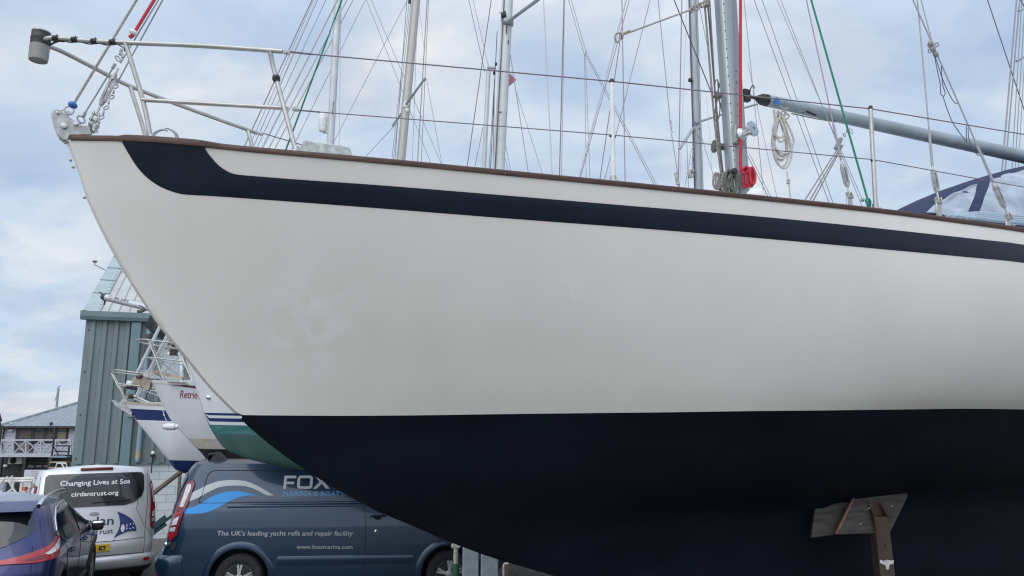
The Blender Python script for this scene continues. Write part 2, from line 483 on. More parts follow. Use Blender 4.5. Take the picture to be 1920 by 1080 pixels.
def conform(poly, mapper, off, M=None, step=0.12, rim=0.0, mb=None):
    """polygon in a surface's own 2-D coordinates, laid on that surface"""
    mb = mb or MB(M)
    bm = bmesh.new()
    from mathutils.geometry import tessellate_polygon
    bv = [bm.verts.new((p[0], p[1], 0)) for p in poly]
    for t3 in tessellate_polygon([[Vector((p[0], p[1], 0)) for p in poly]]):
        try: bm.faces.new([bv[i] for i in t3])
        except ValueError: pass
    for _ in range(6):
        long_ = [e for e in bm.edges if e.calc_length() > step]
        if not long_: break
        bmesh.ops.subdivide_edges(bm, edges=long_, cuts=1)
        bmesh.ops.triangulate(bm, faces=[q for q in bm.faces if len(q.verts) > 3])
    bm.verts.index_update()
    base = len(mb.v)
    for q in bm.verts: mb.v.append(mapper(q.co.x, q.co.y, off))
    for q in bm.faces: mb.f.append(tuple(base + w.index for w in q.verts))
    if rim:
        for e in bm.edges:
            if len(e.link_faces) == 1:
                a, b = e.verts
                k = len(mb.v)
                mb.v += [mapper(a.co.x, a.co.y, off - rim), mapper(b.co.x, b.co.y, off - rim)]
                mb.f.append((base + a.index, base + b.index, k + 1, k))
    bm.free()
    return mb
def lettering(body, size, mapper, ox, oy, off, M=None, flip=1, **k):
    vs_, fs = text_mesh(body, size, **k)
    return MB(M).add([mapper(ox + flip * x, oy + y, off) for x, y in vs_], fs)

# ================================================================== ground
gz = curve([(-200, 0.0), (6, 0.0), (11, -0.10), (13, -0.20), (18, -0.62), (23, -0.95), (50, -2.7), (80, -3.2), (900, -3.6)])
g = MB()
xs = [-900, -400, -200, -100, -60, -40, -30, -24, -18, -14, -10, -7, -4, -2, 0, 2, 4, 7, 10, 15, 20, 30, 50, 100, 200, 400, 900]
ysg = [-900, -300, -100, -40, -20, -10, -5, 0, 3, 6, 8, 10, 12, 14, 16, 18, 20, 23, 26, 30, 36, 44, 50, 60, 80, 120, 200, 400, 900]
g.grid([[Vector((x, y, gz(y))) for x in xs] for y in ysg])
yard = g.build('ground', yard_ground)
tag(yard, 'dark gravel boatyard ground', 'ground', kind='structure')
mb = MB(); mb.grid([[Vector((x, y, .004)) for x in lin(-60, 60, 9)] for y in lin(-60, 5.6, 9)])  # out-of-view pale sheet added to throw light up onto the topsides
tag(mb.build('bounce_sheet', mat('bounce_pale', (0.26, 0.25, 0.225), .9, var=.12, scale=1.5, bump=.3, bscale=40)), 'unseen pale ground sheet added in front of the yacht to bounce light onto its hull', 'bounce_sheet', kind='structure')

# ================================================================== the big yacht in front
PSI = R(24.5)
AX = Vector((math.cos(PSI), math.sin(PSI), 0))        # towards the stern
PT = Vector((math.sin(PSI), -math.cos(PSI), 0))       # towards port, the side seen
def pb(px, py, b=0.0):
    """the point at this pixel on the vertical plane b metres to port of the centreline"""
    d = ray(px, py); e = Vector((0, 0, EYE))
    s = (b - PT.dot(e - BO)) / PT.dot(d)
    return e + d * s
BO = at(128, 258, 4.1)
def bw(t, b, z):
    p = BO + AX * t + PT * b
    return Vector((p.x, p.y, z))
def tb(p):
    q = p - BO
    return q.dot(AX), q.dot(PT)
B_S = curve([(0, .045), (.12, .125), (.26, .23), (.6, .44), (1.08, .69), (2, 1.03), (3, 1.29), (4, 1.45), (5, 1.545), (6, 1.58), (7.5, 1.50), (9, 1.22), (10.6, .74)])
B_W = curve([(.88, .012), (1.2, .075), (1.6, .20), (2, .35), (3, .75), (4, 1.06), (5, 1.15), (6, 1.16), (7.5, 1.06), (9, .90), (10.0, .42), (10.6, .10)])
C_SHEER = curve([(126, 262), (228, 264), (383, 275), (480, 285), (720, 306), (960, 329), (1200, 352), (1440, 376), (1680, 402), (1920, 434)])
C_TOP = curve([(382, 274), (386, 284), (393, 292), (402, 303), (418, 317), (440, 327), (480, 331), (720, 348.5), (960, 368), (1200, 388), (1440, 408), (1920, 458)])
C_BOT = curve([(226, 261), (240, 285), (258, 313), (282, 337), (312, 354), (344, 363), (400, 366.5), (480, 372), (720, 390), (960, 409), (1200, 427), (1440, 447), (1920, 491)])
C_WL = curve([(440, 776.5), (470, 778.5), (600, 779.5), (760, 779), (920, 777), (1200, 773.5), (1500, 770), (1920, 765)])
_cwl = C_WL
C_WL = lambda x: _cwl(x) + .28 * math.sin(x * .031) + .2 * math.sin(x * .083 + 1)
STEM = [(128, 258), (135, 280), (150, 320), (169, 379), (190, 425), (212, 468), (237, 512), (262, 552), (290, 594), (320, 633), (348, 667), (397, 727), (447, 777), (467, 796),
        (507, 830), (540, 855), (580, 883), (640, 919), (685, 944), (735, 969), (760, 979), (824, 1007), (856, 1020), (909, 1040), (953, 1054), (1042, 1080)]
prof = []
for q in STEM:
    p = pb(*q)
    prof.append((tb(p)[0], p.z))
prof += [(4.2, .98), (5.0, .72), (6.0, .50), (8.2, .45), (8.7, .50), (9.0, 1.1), (9.35, 2.05), (10.0, 2.45), (10.6, 2.72)]
Z_P = curve(prof)
def solve_z(t, bfun, C, lo, hi):
    f = lambda z: proj(bw(t, bfun(z), z))[1] - C(proj(bw(t, bfun(z), z))[0])
    for _ in range(40):
        m = (lo + hi) / 2
        if f(m) > 0: lo = m
        else: hi = m
    return (lo + hi) / 2
T0 = tb(pb(447, 777))[0]
_zs = [(t, solve_z(t, lambda z: B_S(t), C_SHEER, 2.0, 6.0)) for t in (0, .15, .3, .6, 1, 1.5, 2, 2.5, 3, 3.5, 4, 4.5, 5, 5.5, 6.0)]
z60 = _zs[-1][1]; sl60 = (_zs[-1][1] - _zs[-2][1]) / .5
Z_S = curve(_zs + [(7, z60 + sl60 * .9), (8.2, z60 + sl60 * 1.6), (9.4, z60 + sl60 * 1.9), (10.6, z60 + sl60 * 1.95)])
_zw = [(t, solve_z(t, lambda z: B_W(t), C_WL, 1.2, 3.5)) for t in (T0 + .02, 1.2, 1.6, 2, 2.5, 3, 3.5, 4, 4.5, 5, 5.5, 6)]
_ZW = curve(_zw + [(8, _zw[-1][1]), (10.6, _zw[-1][1] + .01)])
Z_W = lambda t: _ZW(max(T0 + .02, t))
_stem = [q for q in prof if q[0] < 3.0]
T_P = curve([(z, t) for t, z in _stem])          # where the stem stands at height z
def section(t):
    zs, zp, zw, bs = Z_S(t), Z_P(t), Z_W(t), B_S(t)
    zp = min(zp, zs - .004)
    if t > 9.0:
        k = curve([(zp, .012), (zp + .3 * (zs - zp), .62 * bs), ((zp + zs) / 2, .88 * bs), (zs, bs)])
        return k, zs, zp, zw
    tps = T_P(zs)
    def up(z):
        w = max(0, min(1, (z - zw) / (zs - zw)))
        tp = T_P(z)
        w = w ** (1 - .20 * min(1, max(0, (t - 3.2) / 2.2)))
        s1 = max(0.0, t - (tp - tps)); s0 = max(T0, t - (tp - T0))
        return (1 - w) * max(.012, B_W(s0)) + w * max(.02, B_S(s1)) + ((.10 + .10 * min(1, max(0, (t - 3.2) / 2.2))) * 4 * w * (1 - w) * (1 - (.45 - .35 * min(1, max(0, (t - 3.2) / 2.2))) * w)) * min(1, max(0, t - tp) / 4.5)
    bw_ = up(zw) if zp < zw else .012
    D = zw - zp
    if D > .004:
        dc = min(D, .85)
        k = [(zp, min(.03, .012 + .02 * D))]
        if D > 1.0: k += [(zw - .93 * dc, max(.10, .16 * bw_)), (zw - .6 * dc, .55 * bw_)]
        else: k += [(zw - .8 * D, k[0][1] + .22 * bw_), (zw - .45 * D, k[0][1] + .56 * bw_)]
        k += [(zw, max(bw_, k[0][1] + .6 * bw_))]
        low = curve(k)
    else: low = None
    return (lambda z: up(z) if (z >= zw or low is None) else low(z)), zs, zp, zw
TS = [0, .01, .02, .035, .05, .07, .09, .12, .15, .18, .22, .26, .30, .34, .38, .42, .46, .50, .54, .58, .62, .66, .70, .74, .78, .82, .86, .89, .92, .95, .98, 1.01, 1.05, 1.1, 1.16, 1.22, 1.3]
TS += [1.3 + .1 * i for i in range(1, 8)] + [2.0 + .15 * i for i in range(1, 20)] + [5 + .3 * i for i in range(0, 18)] + [10.2, 10.4, 10.6]
TS = sorted(set(round(t, 4) for t in TS))
SEC = {t: section(t) for t in TS}
def hull_part(name, m, parent, top, bot, n, off=0.0, ts=TS, both=True, rim=False, keel=True):
    mb = MB()
    for side in ((1, -1) if both else (1,)):
        rows = []
        for t in ts:
            fb, zs, zp, zw = SEC[t] if t in SEC else section(t)
            a, b = top(t), bot(t)
            row = []
            if rim: row.append(bw(t, side * fb(a), a))
            for i in range(n):
                z = a + (b - a) * i / (n - 1)
                row.append(bw(t, side * (fb(z) + off), z))
            if rim: row.append(bw(t, side * fb(b), b))
            if keel: row.append(bw(t - (.012 if t < 2 else 0), 0, b - (.004 if t > .5 else 0)) if b <= zp + .0005 else row[-1].copy())
            rows.append(row)
        if side < 0: rows = [r[::-1] for r in rows]
        mb.grid(rows)
    return mb.build(name, m, parent, merge=.0006, recalc=True, sharp=50)

yacht = thing('sailing_yacht', 'large white sailing yacht with a navy stripe and navy bottom, propped up in the foreground', 'sailing yacht', bw(5, 0, gz(6)))
hull_part('topsides', hull_white, yacht, lambda t: SEC[t][1] if t in SEC else Z_S(t), lambda t: max(SEC[t][2], SEC[t][3]), 26)
hull_part('underbody', antifoul, yacht, lambda t: max(SEC[t][3], SEC[t][2]), lambda t: min(SEC[t][2], SEC[t][3]), 20, ts=[t for t in TS if SEC[t][2] < SEC[t][3] - .002])
# pale polishing smears left on the bow
def smear(m, spots):
    N, L = m.node_tree.nodes, m.node_tree.links
    b = N['Principled BSDF']
    src = b.inputs['Base Color'].links[0].from_socket
    t = N.new('ShaderNodeTexCoord')
    nz = N.new('ShaderNodeTexNoise'); nz.inputs['Scale'].default_value = 7.0; nz.inputs['Detail'].default_value = 5; nz.inputs['Distortion'].default_value = .8
    L.new(t.outputs['Object'], nz.inputs['Vector'])
    for c, r, k in spots:
        d = N.new('ShaderNodeVectorMath'); d.operation = 'DISTANCE'
        L.new(t.outputs['Object'], d.inputs[0]); d.inputs[1].default_value = c
        mr = N.new('ShaderNodeMapRange'); mr.interpolation_type = 'SMOOTHSTEP'
        mr.inputs['From Min'].default_value = r; mr.inputs['From Max'].default_value = r * .35
        L.new(d.outputs['Value'], mr.inputs[0])
        n2 = N.new('ShaderNodeMapRange'); n2.interpolation_type = 'SMOOTHSTEP'; n2.inputs['From Min'].default_value = .40; n2.inputs['From Max'].default_value = .64; n2.inputs['To Max'].default_value = k
        L.new(nz.outputs['Fac'], n2.inputs[0])
        mu = N.new('ShaderNodeMath'); mu.operation = 'MULTIPLY'; L.new(mr.outputs[0], mu.inputs[0]); L.new(n2.outputs[0], mu.inputs[1])
        mx = N.new('ShaderNodeMix'); mx.data_type = 'RGBA'; L.new(mu.outputs[0], mx.inputs[0]); L.new(src, mx.inputs[6]); mx.inputs[7].default_value = (.86, .86, .84, 1)
        src = mx.outputs[2]
    L.new(src, b.inputs['Base Color'])
_o = ORG['topsides']
smear(hull_white, [(tuple(pb(595, 590, .3) - _o), .46, .22), (tuple(pb(655, 515, .35) - _o), .24, .22), (tuple(pb(1075, 538, 1.0) - _o), .13, .26)])
# transom
fb, zs, zp, zw = SEC[10.6]
zt = lin(zs, zp, 12)
tm = MB(); tm.grid([[bw(10.6, s * fb(z), z) for z in zt] for s in (1, -1)])
tm.build('transom', hull_white, yacht)
# navy stripe, a raised band that sweeps up to the rail at the bow
OFF = .009
def t_at(px, C):
    lo, hi = 0.02, 6.0
    for _ in range(40):
        m = (lo + hi) / 2
        fb, zs, zp, zw = section(m)
        z = solve_z(m, fb, C, max(zp, zw), zs)
        if proj(bw(m, fb(z), z))[0] < px: lo = m
        else: hi = m
    return (lo + hi) / 2
ta, tbk = t_at(229, C_BOT), t_at(383, C_TOP)
band_t = sorted(set([round(ta + .0015, 4)] + lin(round(ta + .01, 4), round(tbk, 4), 22) + lin(round(tbk + .004, 4), round(tbk + .30, 4), 18) + [t for t in TS if t > tbk + .31]))
btop, bbot = {}, {}
for t in band_t:
    fb, zs, zp, zw = SEC[t] if t in SEC else section(t)
    lo = max(zp, zw)
    bbot[t] = min(zs - .002, solve_z(t, fb, C_BOT, lo, zs + .05)) if t < 6.2 else None
    btop[t] = (zs - .001 if t < tbk else min(zs - .001, solve_z(t, fb, C_TOP, lo, zs + .05))) if t < 6.2 else None
tl = max(t for t in band_t if btop[t] is not None)
d1, d2 = SEC[tl][1] - btop[tl] if tl in SEC else .1, SEC[tl][1] - bbot[tl] if tl in SEC else .2
for t in band_t:
    if btop[t] is None: btop[t], bbot[t] = SEC[t][1] - d1, SEC[t][1] - d2
mb = MB()
for side in (1, -1):
    rows = []
    for t in band_t:
        fb = (SEC[t] if t in SEC else section(t))[0]
        a, b = btop[t], bbot[t]
        r = [bw(t, side * (fb(a) - .001), a)]
        for i in range(7):
            z = a + (b - a) * i / 6
            o_ = OFF if 0 < i < 6 else OFF - .003
            r.append(bw(t, side * (fb(z) + o_), z))
        r.append(bw(t, side * (fb(b) - .001), b - .004))
        rows.append(r)
    mb.grid(rows if side > 0 else [r[::-1] for r in rows])
mb.build('stripe', hull_navy, yacht, sharp=30)
# teak toe rail
bulge = curve([(0, 0), (ta - .03, 0), (ta + .03, .010), (tbk - .05, .010), (tbk + .12, 0), (10.6, 0)])
lift = curve([(0, 0), (ta - .03, 0), (ta + .02, .006), (tbk - .05, .006), (tbk + .10, 0), (10.6, 0)])
mb = MB()
rail_t = sorted(set([t for t in TS if t >= .02] + lin(ta - .05, tbk + .14, 26)))
for side in (1, -1):
    rows = []
    for t in rail_t:
        zs, bs = Z_S(t), B_S(t)
        o_ = .013 + bulge(t); h = .027 + lift(t)
        prof_ = [(-.045, -.004), (o_ - .004, -.004), (o_, .004), (o_, h - .008), (o_ - .007, h), (-.038, h), (-.045, h - .008)]
        rows.append([bw(t, side * max(.004, bs + p), zs + q) for p, q in prof_])
    mb.grid(rows if side > 0 else [r[::-1] for r in rows], closed=True)
mb.build('toe_rail', teak, yacht, sharp=40)
# deck with camber
mb = MB()
mb.grid([[bw(t, B_S(t) * (.98 - 1.96 * i / 10), Z_S(t) - .012 + .03 * (1 - ((i - 5) / 5) ** 2) * min(1, t)) for i in range(11)] for t in TS])
mb.build('deck', deck_paint, yacht)
# low coachroof aft of the mast
mb = MB()
cr = lin(5.4, 9.0, 14)
rows = []
for t in cr:
    w = .78 * min(1, .7 + (t - 5.4) * .4); z0 = Z_S(t) - .02; h = .05 + .08 * min(1, (t - 5.4) / .6)
    rows.append([bw(t, w, z0), bw(t, w * .96, z0 + h * .8), bw(t, w * .8, z0 + h), bw(t, 0, z0 + h + .04), bw(t, -w * .8, z0 + h), bw(t, -w * .96, z0 + h * .8), bw(t, -w, z0)])
mb.grid(rows)
mb.build('coachroof', white_gel, yacht)

# stem head fitting: two cheek plates, a roller and bolts
pl = [(97, 219), (102, 212), (111, 210.5), (120, 216), (138, 229), (156, 240), (170, 246), (172, 256), (132, 257), (127, 266), (120, 266), (110, 257), (103, 244)]
mb = MB()
for b0 in (.030, -.042):
    mb.prism([pb(x, y, 0) + PT * b0 for x, y in pl], PT * .012)
fit = mb.build('stem_fitting', galv, yacht, sharp=30)
mb = MB(); c = pb(110, 228); mb.cyl(c - PT * .029, c + PT * .029, .026, 16)
mb.build('roller', rubber, fit)
for (x, y, r) in ((122, 241, .012), (144, 238, .008), (110, 217, .006)):
    mb = MB(); c = pb(x, y); mb.lathe([(r, -.05), (r, .044), (r * 1.35, .044), (r * 1.35, .053), (r * .8, .055)], c, PT, 12)
    mb.build('bolt', steel, fit)
mb = MB(); mb.tube([pb(110, 218, .04), pb(114, 209, .04), pb(118, 205, .04)], .004)
mb.build('locking_pin', steel, fit)
# metal strip down the stem with its bolts
sp = [(126, 263), (133, 281), (149, 321), (160, 352), (168, 379)]
mb = MB()
rows = []
for x, y in sp:
    p = pb(x, y)
    rows.append([p + PT * .012 - AX * .002, p + PT * .010 - AX * .010, p - PT * .010 - AX * .010, p - PT * .012 - AX * .002, p - PT * .012 + AX * .018, p + PT * .012 + AX * .018])
mb.grid(rows, closed=True)
st = mb.build('stem_strip', strip_grey, yacht)
for x, y in ((136, 300), (141, 313), (162, 370)):
    mb = MB(); p = pb(x + 1, y); mb.lathe([(.011, -.004), (.011, .004), (.007, .010), (.001, .012)], p - AX * .010, -AX + Vector((0, 0, -.3)), 12)
    mb.build('bolt', steel, st)

# ------------------------------------------------------------------ pulpit
TR = .0135
zr_f, zr_a = pb(235, 80, .305).z, pb(530, 97, .665).z
zr_t = pb(90, 66, .10).z
tf, ta_ = tb(pb(235, 80, .305))[0], tb(pb(530, 97, .665))[0]
tt = tb(pb(86, 66, .09))[0]
half = [bw(ta_ + .0, .668, zr_a), bw((ta_ + tf) / 2, .50, (zr_a + zr_f) / 2), bw(tf, .305, zr_f), bw((tf + tt) / 2 + .02, .185, zr_f + (zr_t - zr_f) * .5), bw(tt + .06, .085, zr_t)]
def mirror(p):
    t, b = tb(p); return bw(t, -b, p.z)
loop = half + [bw(tt - .005, .045, zr_t), bw(tt - .015, 0, zr_t - .005), bw(tt - .005, -.045, zr_t)] + [mirror(p) for p in half[::-1]]
mb = MB(); mb.tube(loop, TR, 12, smooth=5)
pul = mb.build('pulpit', steel, yacht)
def deck_pt(px, py, b=None):
    """where a fitting stands on the deck edge at this column"""
    p = pb(px, py, 1.0)
    for _ in range(12):
        t, _b = tb(p); b_ = (B_S(max(0, t)) - .05) if b is None else b
        p = pb(px, py, b_)
    return p
for side in (1, -1):
    mm = (lambda p: p) if side > 0 else mirror
    l1 = [mm(pb(235, 80, .305)), mm(pb(268, 188, .295)), mm(deck_pt(283, 262))]
    l2 = [mm(pb(506, 97, .64)), mm(pb(518, 147, .63)), mm(deck_pt(555, 284))]
    for l in (l1, l2):
        mb = MB(); mb.tube(l, TR, 10, smooth=4)
        e = l[-1]; mb.lathe([(.030, -.010), (.030, .004), (.016, .012), (.015, .03)], e, (0, 0, 1), 14)
        mb.build('leg', steel, pul)
    mb = MB(); mb.tube([mm(pb(266, 187, .297)), mm(pb(400, 195, .46)), mm(pb(540, 203, .63))], .0125, 10, smooth=4)
    mb.build('mid_rail', steel, pul)
    for q in ((534, 97.5, .668), (550, 204, .64)):
        p = mm(pb(*q)); d = AX
        mb = MB(); mb.box(p + AX * .012, (.034, .018, .024), Matrix((AX, PT, Vector((0, 0, 1)))).transposed(), .003)
        mb.cyl(p + AX * .012 - PT * .016, p + AX * .012 + PT * .016, .006, 10)
        mb.build('rail_fork', steel, pul)
mb = MB(); p = pb(518, 147, .63); q = pb(519.5, 153, .63)
mb.tube([pb(517, 142, .63), p, q], [.019, .024, .019], 10); mb.ball(p + PT * .018, .010); mb.build('clamp', black, pul)
# tape round the rail and its cable
for x, b_ in ((107, .15), (143, .20), (178, .25), (210, .285)):
    y = 64 + (x - 90) * .093 if x < 150 else 67.5 + (x - 150) * .13
    t0 = tb(pb(x, 70, b_))[0]
    i = 0
    # nearest point on the rail itself
    lp = spline([Vector(v) for v in loop], 12)
    best = min(lp, key=lambda p_: abs(proj(p_)[0] - x) + (0 if tb(p_)[1] > 0 else 1e3))
    k = lp.index(best)
    dirv = (lp[k + 1] - lp[k - 1]).normalized()
    mb = MB(); mb.tube([best - dirv * .020, best - dirv * .006, best + dirv * .008, best + dirv * .020], [.0150, .0165, .0160, .0150], 12)
    mb.prism([best + Vector((0, 0, .012)) - dirv * .008, best + Vector((0, 0, .024)) - dirv * .002, best + Vector((0, 0, .012)) + dirv * .012], PT * .004)
    mb.build('tape', tape, pul)
lpp = [p_ for p_ in spline([Vector(v) for v in loop], 12) if tb(p_)[1] > 0.05 and 86 < proj(p_)[0] < 214]
mb = MB(); mb.tube([p_ + Vector((0, 0, -.016 - .004 * math.sin(i * .9))) for i, p_ in enumerate(lpp)], .0035, 6)
mb.tube([pb(216, 79, .30), pb(224, 85, .30), pb(232, 90, .30), pb(234, 97, .30)], .003, 6, smooth=4)
mb.build('cable', black, pul)
# bow lamp strapped to the tip
c = pb(74.5, 88, .0)
mb = MB(); mb.lathe([(.050, .008), (.0505, .040), (.052, .044), (.052, .052), (.0495, .056), (.0495, .086), (.030, .090)], c, (0, 0, 1), 24)
lamp = mb.build('bow_lamp', black, yacht)
mb = MB(); mb.lathe([(.030, -.090), (.048, -.086), (.051, -.070), (.051, .006), (.049, .008)], c, (0, 0, 1), 24); mb.build('lens', grey_plastic, lamp)
mb = MB(); mb.lathe([(.044, .084), (.050, .087), (.050, .094), (.044, .098)], c, (0, 0, 1), 24); mb.build('cap', galv, lamp)
mb = MB(); mb.tube([c + AX * .045 + Vector((0, 0, .02)), c + AX * .085 + Vector((0, 0, .055)), c + AX * .12 + Vector((0, 0, .062))], .006, 8, smooth=3); mb.build('plug', black, lamp)

# ------------------------------------------------------------------ stanchions and lifelines
st_px = [((1150, 337), (1147, 152)), ((1642, 388), (1632, 202))]
for (bx, by), (ux, uy) in st_px:
    base = deck_pt(bx, by + 4); t_, b_ = tb(base)
    top = pb(ux, uy, b_ + .005)
    mb = MB(); mb.tube([base, (base + top) / 2, top], .0138, 14)
    s_ = mb.build('stanchion', white_plastic if bx < 1200 else steel, yacht)
    mb = MB(); mb.lathe([(.0148, -.012), (.0148, .004), (.011, .012), (.003, .016)], top, (top - base), 14); mb.build('cap', black, s_)
    mb = MB(); m_ = base + (top - base) * (.445 if bx < 1200 else .47)
    for sgn in (-1, 1):
        mb.lathe([(.007, 0), (.009, .004), (.006, .010)], m_ + AX * sgn * .010, AX * sgn, 10)
    mb.build('grommet', black, s_)
    mb = MB(); mb.lathe([(.034, -.008), (.034, .004), (.019, .010), (.019, .035)], base, (0, 0, 1), 16); mb.build('socket', steel, s_)
base3 = bw(7.35, B_S(7.35) - .05, Z_S(7.35)); top3 = base3 + Vector((0, 0, .56))
mb = MB(); mb.tube([base3, top3], .0138, 12); mb.build('stanchion', steel, yacht)
UL = [(545, 98, .668), (1147, 152.5, None), (1632, 204, None)]
LLn = [(560, 207, .64), (1146, 253, None), (1635, 299, None)]
def bst(px): return B_S(max(0, tb(deck_pt(px, 340))[0])) - .045
for L_, r_, zz_ in ((UL, .0042, top3.z - .01), (LLn, .0034, top3.z - .29)):
    P_ = [pb(x, y, b if b else bst(x)) for x, y, b in L_]
    P_.append(Vector((base3.x, base3.y, zz_)))
    # pass the pixel where it leaves the frame
    mb = MB(); mb.tube(P_[:3], r_, 8)
    ex = pb(1920, 252 if L_ is UL else 351, B_S(5.7) - .05)
    mb.tube([P_[2], ex, P_[2] + (ex - P_[2]) * 1.6], r_, 8)
    mb.tube([P_[0] - AX * .02, P_[0] + (P_[1] - P_[0]).normalized() * .12], r_ * 1.5, 8)
    mb.build('lifeline', wire, yacht)
    mb = MB(); mb.tube([mirror(p) for p in P_], r_, 8); mb.build('lifeline', wire, yacht)

# ------------------------------------------------------------------ mast, boom, winches
mast_b, mast_u = pb(1384, 352), pb(1360, 0)
mdir = (mast_u - mast_b).normalized()
mast_foot = mast_b - mdir * ((mast_b.z - Z_S(tb(mast_b)[0])) / mdir.z)
T_M = tb(mast_foot)[0]
MTOP = mast_foot + mdir * 12.6
ru = lambda px: px * (mast_b.y) / F_PX / 2
def mast_sec(p, la, lb, n=20):
    """rounded section, long axis fore and aft, with a flat luff face aft"""
    out = []
    for k in range(n):
        a = 2 * math.pi * k / n
        out.append(p + AX * (la * math.copysign(abs(math.cos(a)) ** .8, math.cos(a))) + PT * (lb * math.copysign(abs(math.sin(a)) ** .75, math.sin(a))))
    return out
mb = MB(); mb.grid([mast_sec(mast_foot - mdir * .1, .100, .074), mast_sec(mast_foot + mdir * 4, .100, .074), mast_sec(MTOP, .085, .062)], closed=True)
mast = mb.build('mast', alu, yacht, sharp=50)
# sail track with its screws along the fore part of the port side
mb = MB()
for k in (0,):
    a_ = mast_foot - AX * .078 + PT * .050; mb.bar(a_ + mdir * .3, a_ + mdir * 11, .020, .014, up=AX + PT)
trk = mb.build('cable_track', alu_pale, mast)
mb = MB()
for i in range(34):
    p = mast_foot - AX * .080 + PT * .062 + mdir * (.35 + i * .085)
    mb.box(p, (.006, .007, .009), Matrix((AX, PT, Vector((0, 0, 1)))).transposed())
mb.build('screw', gap_black, trk)
mb = MB()
for i in range(7):
    p = pb(1380 + i * .9, 134 + 15 * i * 1.4, .072); mb.cyl(p - PT * .01, p + PT * .004, .005, 8)
mb.build('hole', gap_black, mast)
mb = MB(); p0, p1 = pb(1352, 192, .02), pb(1398, 196, .02)
zc = pb(1376, 193, .07)
mb.grid([mast_sec(mast_foot + mdir * ((zc.z - mast_foot.z) / mdir.z + d_), .1012, .0752) for d_ in (0, .004)], closed=True)
mb.build('sleeve_joint', alu_dark, mast)
# winch on its pad, port side
wc = pb(1387, 254, .085)
wa = (PT * .95 + AX * .26 + Vector((0, 0, .16))).normalized()
mb = MB(); fr = Matrix((wa.cross(Vector((0, 0, 1))).normalized(), wa, Vector((0, 0, 1)))).transposed()
mb.box(wc - wa * .012, (.150, .045, .160), fr, .006)
pad_ = mb.build('winch_pad', alu_dark, mast)
for i in range(3):
    mb = MB(); p = wc + wa * .012 + fr @ Vector((.062 * 1, 0, -.055 + .055 * i)); mb.lathe([(.008, 0), (.008, .006), (.004, .009)], p, wa, 8)
    mb.build('bolt', steel, pad_)
mb = MB(); mb.lathe([(.066, 0), (.068, .016), (.056, .026), (.040, .040), (.037, .075), (.043, .094), (.066, .104), (.068, .120), (.060, .126), (.020, .127)], wc + wa * .010, wa, 28)
win = mb.build('winch', chrome, mast)
mb = MB(); mb.lathe([(.014, 0), (.014, .006), (.008, .006)], wc + wa * .136, wa, 14); mb.build('socket', gap_black, win)
mb = MB(); mb.lathe([(.048, .120), (.0690, .121), (.0690, .129), (.050, .132)], wc + wa * .010, wa, 28); mb.build('drum_rim', hose_blue, win)
w2 = pb(1347, 275, -.08)
mb = MB(); mb.lathe([(.030, -.06), (.030, 0), (.036, .010), (.055, .030), (.055, .045), (.030, .05)], w2, -AX * .85 - PT * .25, 24); mb.build('winch', rope_olive, mast)
# boom, gooseneck and fittings
b0, b1 = pb(1436, 188), pb(1920, 294)
bdir = (b1 - b0).normalized()
mb = MB(); mb.tube([b0, b0 + bdir * 1.0, b0 + bdir * 4.0], [.053, .060, .075], 20)
boom = mb.build('boom', boom_grey, yacht)
mb = MB(); mb.tube([b0 + bdir * .01, b0 - bdir * .05, b0 - bdir * .11, b0 - bdir * .115], [.0545, .050, .022, .016], 16); mb.build('end_cap', black, boom)
mb = MB(); g0 = pb(1402, 180, .0); mb.tube([g0, b0 - bdir * .10], .015, 10)
mb.box(g0 - AX * .02, (.075, .05, .11), Matrix((AX, PT, Vector((0, 0, 1)))).transposed(), .006)
mb.tube([pb(1405, 178, .03), pb(1408, 165, .03), pb(1412, 160, .03), pb(1415, 166, .03)], .005, 6, smooth=4)
mb.build('gooseneck', black, boom)
mb = MB()
for (x, y) in ((1430, 180), (1440, 178), (1438, 192), (1456, 190), (1470, 191), (1486, 195), (1492, 207), (1506, 211), (1502, 198)):
    p = pb(x, y, .05); p.z += 0; mb.ball(p, .006, 8)
mb.build('rivet', gap_black, boom)
mb = MB(); mb.bar(pb(1512, 209, .063), pb(1530, 216, .066), .010, .016, up=PT); mb.build('sheave_slot', gap_black, boom)
mb = MB(); mb.tube([pb(1462, 199, .06), pb(1470, 205, .075), pb(1478, 202, .06)], .008, 8, smooth=4)
mb.build('cleat', galv, boom)
mb = MB(); mb.prism([pb(1455, 183, .062), pb(1459, 183, .062), pb(1463, 196, .062), pb(1452, 194, .062)], PT * .002); mb.build('blue_sticker', blue_bead, boom)
mb = MB(); mb.tube([b0 + bdir * .30 - Vector((0, 0, .075)), b0 + bdir * .6 - Vector((0, 0, .075)), b0 + bdir * .85 - Vector((0, 0, .064))], .006, 8); mb.build('reefing_line', rope_grey, boom)

